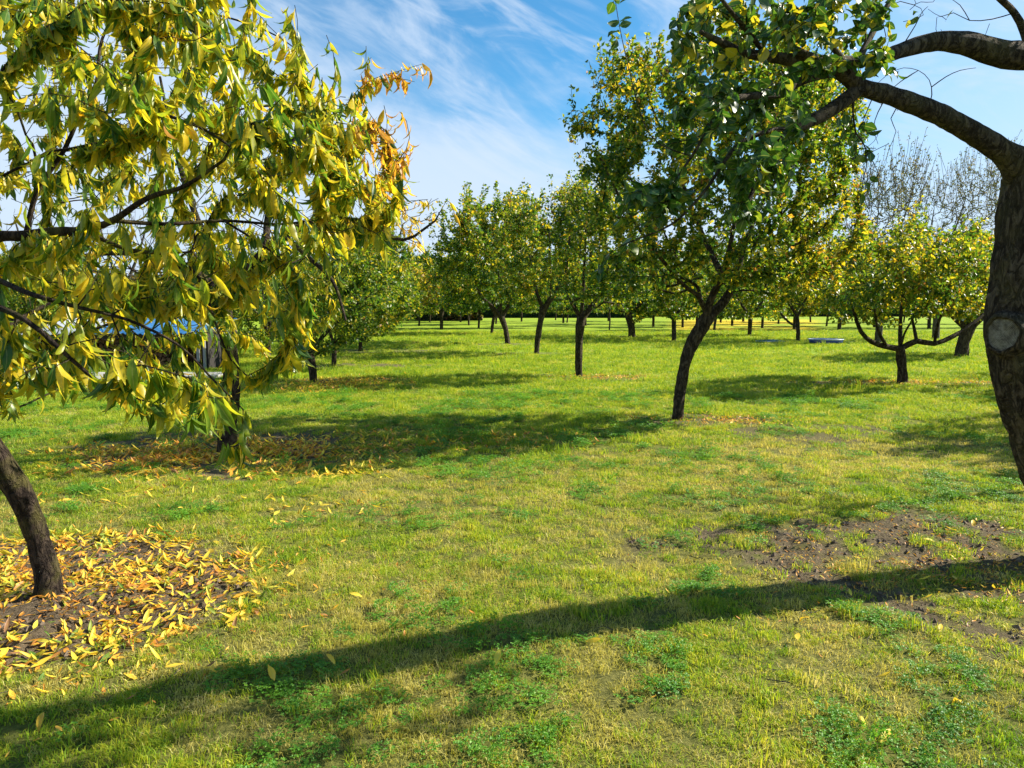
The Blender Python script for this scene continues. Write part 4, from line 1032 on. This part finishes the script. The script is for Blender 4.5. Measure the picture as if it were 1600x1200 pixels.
def hedge(name, label, cat, x0, x1, y, h, dep, nleaf, size, tone, mat=M_hedge, lump=.35, group=None, core=True, base_ext=None):
    """a clipped or free-grown row: bumpy inner mass with leaves standing on and out of its surface"""
    root = empty(name, ((x0 + x1) / 2, y, 0), label, cat, group); W_ = x1 - x0
    def top(x): return h * (1 + lump * (fbm(np.stack([x * .33 / max(h, 2) * 2.2, x * 0 + 1.3, x * 0 + y * .1], -1), 4, int(y) % 50) - .5) * 2)
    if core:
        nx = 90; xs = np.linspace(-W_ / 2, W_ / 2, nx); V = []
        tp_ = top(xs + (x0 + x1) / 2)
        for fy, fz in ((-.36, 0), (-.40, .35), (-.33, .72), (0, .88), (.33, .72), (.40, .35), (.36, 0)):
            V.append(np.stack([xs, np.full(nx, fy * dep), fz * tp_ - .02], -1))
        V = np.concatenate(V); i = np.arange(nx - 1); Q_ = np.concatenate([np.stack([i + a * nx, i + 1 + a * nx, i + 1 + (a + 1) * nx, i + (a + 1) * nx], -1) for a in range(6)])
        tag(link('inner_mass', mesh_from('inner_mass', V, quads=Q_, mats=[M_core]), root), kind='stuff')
    x = rng.uniform(-W_ / 2, W_ / 2, nleaf); tp_ = top(x + (x0 + x1) / 2)
    a = rng.uniform(0, math.pi, nleaf); rr_ = rng.uniform(.82, 1.08, nleaf)
    yv = -np.cos(a) * dep * .45 * rr_; zv = np.abs(np.sin(a)) ** .6 * tp_ * .95 * rr_
    low = rng.uniform(0, 1, nleaf) < .45; zv = np.where(low, rng.uniform(0, .9, nleaf) * tp_, zv); yv = np.where(low, -dep * .43 * rr_, yv)
    p_ = np.stack([x, yv, np.maximum(zv, .05)], -1); d_ = rng.normal(0, 1, (nleaf, 3)) + [0, 0, .6]; n_ = rng.normal(0, .6, (nleaf, 3)) + [0, -.5, .8]
    tn = np.clip(rng.normal(tone, .18, nleaf) + (n2(x, zv, .6, 3) - .5) * .8, 0, 1)
    tag(link('foliage', leaf_mesh('foliage', mat, p_, d_, n_, size * rng.uniform(.6, 1.3, nleaf), tn, T_QUAD, 1.6), root), kind='stuff')
    return root
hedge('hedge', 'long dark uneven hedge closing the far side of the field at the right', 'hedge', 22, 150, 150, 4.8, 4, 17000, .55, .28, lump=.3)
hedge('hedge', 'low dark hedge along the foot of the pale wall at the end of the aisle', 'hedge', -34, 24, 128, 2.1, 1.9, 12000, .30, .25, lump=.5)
hedge('shrub_row', 'row of reddish brown autumn shrubs behind the blue-roofed shelter', 'shrubs', -48, -14, 34, 3.0, 3.0, 12000, .2, .55, M_shrub, .45)
hedge('shrub_row', 'brownish dull shrubs at the far left end of the aisle', 'shrubs', -46, -4, 100, 7.2, 4.0, 13000, .42, .35, M_shrub, .5)
hedge('tree_belt', 'distant dark green belt of trees behind the pale wall', 'trees', -40, 46, 165, 12.0, 9, 18000, .9, .45, M_hedge, .6)
hedge('tree_belt', 'distant green belt of trees behind the field hedge', 'trees', 40, 210, 185, 12.0, 10, 18000, 1.1, .5, M_hedge, .6)
hedge('tree_belt', 'distant brownish belt of trees on the left skyline', 'trees', -170, -30, 120, 9.0, 8, 14000, .8, .3, M_shrub, .7)
# bare winter-like trees on the left skyline
for i, (px_, Y_, lab) in enumerate(((60, 46, 'leafless tree on the left skyline, leftmost of four'), (190, 52, 'leafless tree on the left skyline, second from the left'),
                                   (330, 44, 'leafless tree on the left skyline behind the dark-trunked peach tree'), (590, 58, 'leafless tree rising past the right end of the peach twigs'))):
    tree('bare_tree', lab, 'tree', 'leafless trees on the left skyline', [(px_, HOR + CAMH * F / Y_, 6), (px_ + 2, 490, 5), (px_ + 3, 455, 4.5)],
         [[(px_ + 3, 455, 3.5), (px_ + 25, 400, 2.4), (px_ + 40, 350, 1.4)], [(px_ + 3, 455, 3.5), (px_ - 20, 400, 2.4), (px_ - 35, 350, 1.4)]],
         [(px_ - 75, 440), (px_ - 60, 350), (px_ - 10, 310), (px_ + 50, 320), (px_ + 80, 380), (px_ + 70, 440), (px_, 460)], 3.5, 190, .6, 0 if i != 3 else .16, .12, .6, .2,
         bark=M_barkG, rtip=.012, step=.45, shootlen=.8, pw=2.6)
# pale car far off
M_car = simple('silver_car_paint', (.60, .63, .68), .25, .05, 2); M_glass = simple('car_glass', (.03, .05, .08), .08, .1, 2); M_tyre = simple('tyre_rubber', (.02, .02, .02), .9, .1, 5)
car = empty('parked_car', (48.0, 76, 0), 'small pale silver car parked far off, glimpsed beside the big right trunk', 'car'); car.rotation_euler = (0, 0, R(8))
pr = [(-2.1, .35), (-2.15, .75), (-1.95, .92), (-1.35, 1.0), (-.75, 1.40), (.6, 1.44), (1.25, 1.02), (1.95, .88), (2.15, .62), (2.1, .33)]
V = np.array([(x, s * (.82 if z < 1.05 else .62), z) for s in (-1, 1) for x, z in pr]); k_ = len(pr)
Q_ = [(i, (i + 1) % k_, (i + 1) % k_ + k_, i + k_) for i in range(k_)]
bmT = [(0, i, i + 1) for i in range(1, k_ - 1)] + [(k_, k_ + i + 1, k_ + i) for i in range(1, k_ - 1)]
ob = link('body', mesh_from('body', V, tris=np.array(bmT), quads=np.array(Q_), mats=[M_car]), car)
md = ob.modifiers.new('bevel', 'BEVEL'); md.width = .05; md.segments = 2
for s in (-1, 1):
    V = np.array([(-1.15, s * .80, 1.03), (1.1, s * .80, 1.03), (.55, s * .66, 1.36), (-.7, s * .66, 1.34)]); V = np.vstack([V, V + [0, -s * .03, 0]])
    link('side_window', mesh_from('side_window', V, quads=np.array([(0, 1, 2, 3), (7, 6, 5, 4), (0, 4, 5, 1), (1, 5, 6, 2), (2, 6, 7, 3), (3, 7, 4, 0)]), mats=[M_glass]), car)
    for x in (-1.35, 1.35):
        w_ = lathe('wheel', [(.01, -.1), (.18, -.11), (.31, -.1), (.33, -.06), (.33, .06), (.31, .1), (.18, .11), (.01, .1)], M_tyre, car, (x, s * .76, .33), 20); w_.rotation_euler = (math.pi / 2, 0, 0)

# ------------------------------------------------------------------ GRASS
M_grass = None
def grassmat(name, kind):
    m, n, l = newmat(name); o = n.new('ShaderNodeOutputMaterial'); b = n.new('ShaderNodeBsdfPrincipled')
    p = pos(n); g1 = noise(n, l, p, 1.3, 5, .6); g3 = noise(n, l, p, 9, 3, .6)
    r_ = n.new('ShaderNodeNewGeometry').outputs['Random Per Island']
    f = mth(n, l, 'SUBTRACT', mth(n, l, 'ADD', mth(n, l, 'ADD', mth(n, l, 'MULTIPLY', g1, .62), mth(n, l, 'MULTIPLY', g3, .38)), mth(n, l, 'MULTIPLY', r_, .28)), .14)
    if kind == 'green': st = [(.30, (.08, .19, .012)), (.44, (.20, .335, .02)), (.58, (.37, .44, .026)), (.72, (.56, .51, .06))]
    elif kind == 'dry': st = [(.28, (.28, .28, .04)), (.5, (.48, .44, .09)), (.7, (.66, .57, .22))]
    else: st = [(.28, (.05, .18, .02)), (.5, (.12, .30, .025)), (.72, (.22, .40, .03))]
    c = ramp(n, l, f, st); l.new(c, b.inputs['Base Color']); b.inputs['Roughness'].default_value = .5; b.inputs['Specular IOR Level'].default_value = .3
    tr = n.new('ShaderNodeBsdfTranslucent'); l.new(mixc(n, l, 1.0, c, (1.5, 1.4, .9), 'MULTIPLY'), tr.inputs[0])
    ms = n.new('ShaderNodeMixShader'); ms.inputs[0].default_value = .4
    l.new(b.outputs[0], ms.inputs[1]); l.new(tr.outputs[0], ms.inputs[2]); l.new(ms.outputs[0], o.inputs[0]); return m
MG, MD, MC = grassmat('grass_green', 'green'), grassmat('grass_dry', 'dry'), grassmat('clover', 'clover')
tufts = bpy.data.collections.new('tuft_kinds')
def tuft(name, mat, nb, rad, h, wd, lean, flat=0):
    V, T = [], []
    for _ in range(nb):
        a = rng.uniform(0, 2 * math.pi); r_ = rad * math.sqrt(rng.uniform()); x, y = r_ * math.cos(a), r_ * math.sin(a)
        b_ = rng.uniform(0, 2 * math.pi); dx, dy = math.cos(b_), math.sin(b_); H = h * rng.uniform(.5, 1.25); ln = lean * rng.uniform(.3, 1.5) * H; w_ = wd * rng.uniform(.7, 1.3)
        o_ = len(V); c_ = rng.uniform(0, math.pi); ex, ey = math.cos(c_) * w_, math.sin(c_) * w_
        V += [(x - ex, y - ey, -.01), (x + ex, y + ey, -.01), (x + dx * ln * .35 - ex * .8, y + dy * ln * .35 - ey * .8, H * .6), (x + dx * ln * .35 + ex * .8, y + dy * ln * .35 + ey * .8, H * .6), (x + dx * ln, y + dy * ln, H * (1 - flat * .3))]
        T += [(o_, o_ + 1, o_ + 3), (o_, o_ + 3, o_ + 2), (o_ + 2, o_ + 3, o_ + 4)]
    o_ = bpy.data.objects.new(name, mesh_from(name, np.array(V), tris=np.array(T), mats=[mat])); tufts.objects.link(o_)
def clover(name, nb, rad, h):
    V, T = [], []
    for _ in range(nb):
        a = rng.uniform(0, 2 * math.pi); r_ = rad * math.sqrt(rng.uniform()); x, y, H = r_ * math.cos(a), r_ * math.sin(a), h * rng.uniform(.5, 1.2)
        for q in range(3):
            b_ = a * 3 + q * 2.094; L = rng.uniform(.007, .012); dx, dy = math.cos(b_), math.sin(b_); o_ = len(V); tz = rng.uniform(-.003, .004)
            V += [(x, y, H), (x + dx * L * .6 - dy * L * .5, y + dy * L * .6 + dx * L * .5, H + tz + .002), (x + dx * L * 1.1, y + dy * L * 1.1, H + tz), (x + dx * L * .6 + dy * L * .5, y + dy * L * .6 - dx * L * .5, H + tz + .002)]
            T += [(o_, o_ + 3, o_ + 2), (o_, o_ + 2, o_ + 1)]
    o_ = bpy.data.objects.new(name, mesh_from(name, np.array(V), tris=np.array(T), mats=[MC])); tufts.objects.link(o_)
for i in range(5): tuft('tuft_a%d' % i, MG, 40, .062, .027, .0020, 1.5, .5)
for i in range(4): tuft('tuft_b%d' % i, MD, 38, .062, .022, .0016, 1.8, 1)
for i in range(3): clover('tuft_c%d' % i, 30, .06, .030)
# points: density falls and tuft size grows with distance
pts, rot, scl, idx_ = [], [], [], []
def scatter(y0, y1, dens, s0, s1, thr=1.0):
    """dens per m2; area inside a widened view wedge"""
    A = .86 * (y1 ** 2 - y0 ** 2) + 2 * .8 * (y1 - y0); N = int(A * dens)
    y = np.sqrt(rng.uniform(0, 1, N) * (y1 ** 2 - y0 ** 2) + y0 ** 2); x = rng.uniform(-1, 1, N) * (.80 * y + .7)
    s = soil(x, y); kp = rng.uniform(0, 1, N) > s * 1.08
    x, y = x[kp], y[kp]; dr = dry(x, y); N = len(x)
    cl = sstep(.52, .62, n2(x, y, 1.6, 81)) * (y < 14)
    r_ = rng.uniform(0, 1, N)
    kind = np.where(r_ < dr * .8, 1, np.where(rng.uniform(0, 1, N) < cl * .65, 2, 0))
    ix = np.where(kind == 1, 5 + rng.integers(0, 4, N), np.where(kind == 2, 9 + rng.integers(0, 3, N), rng.integers(0, 5, N)))
    hgt = .45 + .6 * n2(x, y, 1.7, 83) + .75 * sstep(.35, .7, n2(x, y, 9, 84))
    gap = n2(x, y, 15, 85); kq = rng.uniform(0, 1, N) < np.where(y < 9, .22 + 1.2 * gap, .95)
    hgt = np.where(rng.uniform(0, 1, N) < .025, hgt * 2.3, hgt)
    k = (y - y0) / (y1 - y0)
    sc_ = (s0 + (s1 - s0) * k) * rng.uniform(.75, 1.25, N)
    x, y, ix, hgt, sc_ = x[kq], y[kq], ix[kq], hgt[kq], sc_[kq]; N = len(x)
    pts.append(np.stack([x, y, zg(x, y)], -1)); rot.append(np.stack([rng.normal(0, .12, N), rng.normal(0, .12, N), rng.uniform(0, 6.28, N)], -1))
    scl.append(np.stack([sc_, sc_, sc_ * hgt], -1)); idx_.append(ix)
scatter(1.9, 4.5, 430, .85, .95)
scatter(4.5, 8, 260, 1.0, 1.15)
scatter(8, 14, 110, 1.35, 1.6)
scatter(14, 26, 42, 1.9, 2.6)
scatter(26, 52, 10, 3.0, 3.8)
pts, rot, scl, idx_ = map(np.concatenate, (pts, rot, scl, idx_))
me = bpy.data.meshes.new('lawn_grass'); me.vertices.add(len(pts)); me.vertices.foreach_set('co', pts.astype(np.float32).ravel())
for nm, ty, dat in (('rot', 'FLOAT_VECTOR', rot), ('scl', 'FLOAT_VECTOR', scl)):
    a = me.attributes.new(nm, ty, 'POINT'); a.data.foreach_set('vector', dat.astype(np.float32).ravel())
a = me.attributes.new('idx', 'INT', 'POINT'); a.data.foreach_set('value', idx_.astype(np.int32))
lawn = tag(link('lawn_grass', me), 'short autumn lawn of green and straw-coloured grass with clover patches', 'grass', kind='stuff')
ng = bpy.data.node_groups.new('grow_grass', 'GeometryNodeTree')
ng.interface.new_socket('Geometry', in_out='INPUT', socket_type='NodeSocketGeometry'); ng.interface.new_socket('Geometry', in_out='OUTPUT', socket_type='NodeSocketGeometry')
gi = ng.nodes.new('NodeGroupInput'); go = ng.nodes.new('NodeGroupOutput'); ci = ng.nodes.new('GeometryNodeCollectionInfo'); ci.inputs['Collection'].default_value = tufts
ci.inputs['Separate Children'].default_value = True; ci.inputs['Reset Children'].default_value = True
ip = ng.nodes.new('GeometryNodeInstanceOnPoints'); ip.inputs['Pick Instance'].default_value = True
def named(nm, ty):
    q = ng.nodes.new('GeometryNodeInputNamedAttribute'); q.data_type = ty; q.inputs['Name'].default_value = nm; return q.outputs['Attribute']
L = ng.links.new
L(gi.outputs[0], ip.inputs['Points']); L(ci.outputs[0], ip.inputs['Instance']); L(named('idx', 'INT'), ip.inputs['Instance Index'])
er = ng.nodes.new('FunctionNodeEulerToRotation'); L(named('rot', 'FLOAT_VECTOR'), er.inputs[0]); L(er.outputs[0], ip.inputs['Rotation'])
L(named('scl', 'FLOAT_VECTOR'), ip.inputs['Scale']); L(ip.outputs[0], go.inputs[0])
lawn.modifiers.new('grow', 'NODES').node_group = ng

# ------------------------------------------------------------------ FALLEN LEAVES
T_FALL = [leaf_template('lance', c_, f_, t_) for c_, f_, t_ in ((.6, .25, .4), (-.5, .2, -.5), (1.2, .5, .3), (.2, .1, .7), (-1.0, .6, -.4))]
def fall(x, y, size, tone, lift=.012):
    N = len(x); p_ = np.stack([x, y, zg(x, y) + lift + rng.uniform(0, .02, N)], -1)
    a = rng.uniform(0, 2 * math.pi, N); d_ = np.stack([np.cos(a), np.sin(a), rng.normal(.02, .09, N)], -1)
    n_ = np.stack([rng.normal(0, .28, N), rng.normal(0, .28, N), np.ones(N)], -1)
    return p_, d_, n_, size * rng.uniform(.65, 1.2, N), tone, rng.integers(0, len(T_FALL), N)
def ftone(N, g=.10, br=.12):
    k = rng.uniform(0, 1, N)
    return np.clip(np.where(k < g, rng.normal(.12, .06, N), np.where(k < 1 - br, rng.normal(.50, .13, N), rng.normal(.85, .08, N))), 0, 1)
def litter(label, cx_, cy_, rx, ry, N, size, br=.12, dens=None, group='leaf litter under the trees'):
    x = cx_ + rng.normal(0, .52, N * 2) * rx; y = cy_ + rng.normal(0, .52, N * 2) * ry
    kp = rng.uniform(0, 1, len(x)) < sstep(.25, .6, n2(x, y, 2.1, 91)) * .9 + .1
    if dens is not None: kp &= dens(x, y)
    x, y = x[kp][:N], y[kp][:N]; p_, d_, n_, s_, t_, w_ = fall(x, y, size, ftone(len(x), .06, br))
    o_ = link('leaf_litter', leaf_mesh('leaf_litter', M_fallen, p_ - [cx_, cy_, 0], d_, n_, s_, t_, T_FALL, which=w_), None, (cx_, cy_, 0))
    return tag(o_, label, 'leaf litter', None, 'stuff')
# the near pile: uniform in a wobbling ellipse with a bare hollow beside the trunk
N = 7600
a = rng.uniform(0, 2 * math.pi, N); r_ = np.sqrt(rng.uniform(0, 1, N))
x = -2.9 + r_ * np.cos(a) * 1.72; y = 4.0 + r_ * np.sin(a) * 1.32
hol = np.exp(-(((x + 2.45) / .42) ** 2 + ((y - 3.75) / .33) ** 2) * 1.1) + .8 * np.exp(-(((x + 2.25) / .4) ** 2 + ((y - 4.75) / .16) ** 2))
kp = ((soil(x, y) > .3) | (rng.uniform(0, 1, N) < .16)) & (rng.uniform(0, 1, N) > hol * 1.1) & (rng.uniform(0, 1, N) < .25 + .75 * sstep(.32, .55, n2(x, y, 2.4, 95)))
x, y = x[kp], y[kp]; N = len(x)
p_, d_, n_, s_, t_, w_ = fall(x, y, .090, ftone(N, .12, .15), .002)
px_, py_ = proj(p_); vis = (px_ > 0) & (px_ < 640) & (py_ < 1190)
order = np.argsort(np.where(vis, p_[:, 1] - 2.5 * p_[:, 2], 99)); ind, rest = order[:230], order[230:]
nb_ = np.array([-2.9, 4.05, 0])
tag(link('leaf_litter', leaf_mesh('leaf_litter', M_fallen, p_[rest] - nb_, d_[rest], n_[rest], s_[rest], t_[rest], T_FALL, which=w_[rest]), None, tuple(nb_)),
    'thick bed of yellow and orange fallen peach leaves around the leaning left trunk', 'leaf litter', None, 'stuff')
sf, df, nf = frames(d_[ind], n_[ind])
for q, i in enumerate(ind):
    tq = int(round(t_[i] * 14)); cn = 'green' if tq <= 3 else 'yellow' if tq <= 8 else 'orange-brown'
    o_ = place_leaf('fallen_leaf', single_leaf(M_fallen, 'fallen', T_FALL, int(w_[i]), tq), p_[i], sf[q], df[q], nf[q], s_[i], 1.0)
    tag(o_, '%s %s fallen leaf %s of the bed under the leaning peach tree' % ('large' if s_[i] > .115 else 'small', cn, 'at the front left' if px_[i] < 150 else 'at the front middle' if px_[i] < 280 else 'at the right end'), 'leaf', cn + ' leaves in the bed under the left peach tree')
litter('brown and yellow fallen leaves on shaded soil around the second dark peach trunk', -3.1, 8.1, 1.7, 1.05, 3200, .10, .55)
litter('bright yellow fallen leaves in the sun right of the second peach trunk', -1.9, 7.25, .55, .22, 190, .11, .05)
litter('thin trail of yellow leaves on the grass between the two peach trees', -1.75, 5.9, .75, .5, 70, .10, .1)
litter('yellow fallen leaves on the grass in the left-hand sun patch behind the near trunk', -3.4, 6.2, 1.2, .5, 60, .10, .1)
litter('yellow and tan leaves under the sunlit small tree of the left row', -3.6, 15.6, 1.6, 1.3, 1500, .10, .3)
litter('tan leaves around the foot of the leaning forked tree', 3.0, 10.5, 1.2, .6, 420, .07, .6)
litter('tan leaves beside the slender split-barked trunk', 2.2, 17.3, 1.3, .8, 420, .08, .6)
litter('pale tan leaves under the low spreading yellow-green tree', 8.6, 16.1, 2.3, .7, 900, .08, .6)
litter('sparse yellow and pale leaves on bare soil beside the big right trunk', 3.0, 4.4, 1.0, .75, 90, .075, .25)
litter('rust-brown leaves in the shade on the grass behind the second peach tree', -.7, 9.0, 1.5, .7, 700, .09, .6)
litter('small brown leaf fragments matted under the yellow leaves round the left trunk', -2.9, 4.0, 1.6, 1.2, 2600, .045, .8)
litter('brown leaf crumbs and dead grass on the bare earth by the right trunk', 2.9, 4.5, 1.7, 1.1, 2600, .03, .75)
# single leaves one can point at
singles = [((775, 1052), .105, .45, 'bright yellow fallen leaf standing on edge in the bottom centre grass'), ((430, 1083), .10, .62, 'curled tan-yellow leaf on the long shadow, lower left'),
 ((318, 1060), .08, .66, 'small pale tan leaf at the upper edge of the long shadow near the leaf bed'), ((258, 1057), .085, .60, 'pale leaf just right of the front corner of the leaf bed'),
 ((514, 972), .08, .70, 'pale pinkish-tan leaf beside the dark shadow patch left of centre'), ((546, 944), .085, .50, 'yellow leaf lying above the shadow patch left of centre'),
 ((914, 1016), .09, .60, 'pale cupped leaf just below the long shadow, centre'), ((510, 1040), .08, .62, 'pale leaf half in the long shadow, left of centre'),
 ((1345, 1137), .09, .48, 'pale yellow leaf in the grass near the lower right corner, left of another'), ((1366, 1072), .09, .55, 'cream curled leaf on the grass above the lower right corner leaves'),
 ((1390, 1157), .09, .55, 'pale leaf lowest right of the pair near the bottom edge'), ((62, 1170), .07, .80, 'orange leaf in the shade at the bottom left corner'),
 ((70, 1128), .09, .72, 'long orange leaf at the lower edge of the leaf bed, bottom left'), ((88, 1150), .06, .74, 'small amber leaf between two orange ones, bottom left corner'),
 ((780, 990), .06, .60, 'tiny pale leaf on the upper edge of the long shadow, centre'), ((1470, 985), .07, .55, 'yellow leaf on the dark soil patch at the right'),
 ((1330, 942), .06, .40, 'yellow leaf lying in the long shadow on the right-hand soil'), ((1265, 975), .10, .62, 'yellow-tan leaf where the long shadow leaves the soil patch'),
 ((1245, 1010), .09, .58, 'pale leaf pair member on grass below the shadow, right of centre'), ((1290, 1130), .05, .6, 'tiny cream leaf in the grass, lower right'),
 ((1585, 835), .075, .45, 'yellow leaf close to the foot of the big right trunk'), ((1532, 860), .075, .42, 'orange-yellow leaf on soil left of the big trunk foot'),
 ((1520, 820), .11, .60, 'long pale leaf on the soil behind the others near the big trunk'), ((1185, 800), .05, .6, 'small pale leaf on the thin shadow right of centre'),
 ((1440, 940), .07, .6, 'whitish leaf in the shade on the right-hand soil'), ((665, 700), .05, .5, 'small yellow leaf in sun beyond the second leaf patch'),
 ((1050, 840), .05, .5, 'small yellowish leaf mid-lawn left of the soil patch'), ((1500, 1110), .08, .6, 'pale leaf in the bottom right grass'),
 ((725, 758), .05, .42, 'small yellow leaf in the dry grass left of centre'), ((940, 640), .05, .5, 'small pale leaf in the middle distance left of the forked tree')]
for k_, ((px_, py_), sz, tn, lab) in enumerate(singles):
    g = G(px_, py_); z = float(zg(np.array([g[0]]), np.array([g[1]]))[0]) + .045
    a = rng.uniform(0, 6.28) if k_ else 1.35
    d0 = np.array([[math.cos(a), math.sin(a), .1 if k_ else .7]]); n0 = np.array([[rng.normal(0, .4), rng.normal(-.3, .4), 1.0]])
    s0, d0, n0 = frames(d0, n0)
    o_ = place_leaf('fallen_leaf', single_leaf(M_fallen, 'fallen', T_FALL, k_ % 5, int(round(tn * 14))), np.array([g[0], g[1], z]), s0[0], d0[0], n0[0], sz, 1.15)
    tag(o_, lab, 'leaf', 'single leaves scattered on the lawn')

# ------------------------------------------------------------------ CLODS AND WINDFALL TWIGS
def clods(label, cx_, cy_, rx, ry, N, smin, smax):
    x = cx_ + rng.uniform(-1, 1, N) * rx; y = cy_ + rng.uniform(-1, 1, N) * ry; k = soil(x, y) > .45; x, y = x[k], y[k]; N = len(x)
    base_ = np.array([[1, 0, 0], [0, 1, 0], [-1, 0, 0], [0, -1, 0], [0, 0, .8], [0, 0, -.8]], float)
    T0 = np.array([(0, 1, 4), (1, 2, 4), (2, 3, 4), (3, 0, 4), (1, 0, 5), (2, 1, 5), (3, 2, 5), (0, 3, 5)])
    sz = smin * (smax / smin) ** (rng.uniform(0, 1, N) ** 2.2)
    V = base_[None] * sz[:, None, None] * rng.uniform(.5, 1.3, (N, 6, 3)) + rng.normal(0, .18, (N, 6, 3)) * sz[:, None, None] + np.stack([x, y, zg(x, y) + sz * .15], -1)[:, None]
    T = T0[None] + (np.arange(N) * 6)[:, None, None]
    tag(link('soil_clods', mesh_from('soil_clods', V.reshape(-1, 3) - [cx_, cy_, 0], tris=T.reshape(-1, 3), mats=[M_clod]), None, (cx_, cy_, 0)), label, 'soil crumbs', None, 'stuff')
M_clod = simple('dry_soil_crumb', (.13, .095, .065), 1, .5, 30)
clods('crumbly clods of earth on the bare patch beside the big right trunk', 3.0, 4.5, 2.2, 1.3, 6000, .004, .024)
clods('grey-brown clods of earth around the leaning left trunk', -2.9, 4.05, 1.6, 1.2, 3500, .004, .028)
def debris(label, cx_, cy_, rx, ry, N):
    x = cx_ + rng.uniform(-1, 1, N) * rx; y = cy_ + rng.uniform(-1, 1, N) * ry; a = rng.uniform(0, math.pi, N); L = rng.uniform(.03, .16, N); z = zg(x, y) + .018
    ch = []
    for i in range(N):
        d = np.array([math.cos(a[i]), math.sin(a[i]), rng.normal(0, .08)]) * L[i]; p0 = np.array([x[i], y[i], z[i]]); q = p0 + d * .5 + rng.normal(0, .008, 3)
        ch.append((None, np.array([p0, q, p0 + d]), np.array([.002, .0016, .001]) * rng.uniform(.6, 1.5), True))
    V, T, Q_ = tubes(ch, np.array([cx_, cy_, 0.]))
    tag(link('fallen_twigs', mesh_from('fallen_twigs', V, tris=T, quads=Q_, mats=[M_barkG]), None, (cx_, cy_, 0)), label, 'twigs', None, 'stuff')
debris('thin dry twigs strewn on the soil and grass beside the big right trunk', 2.4, 4.4, 2.2, 1.6, 170)
debris('thin dry twigs among the fallen yellow leaves under the leaning left tree', -2.7, 4.1, 1.5, 1.2, 80)
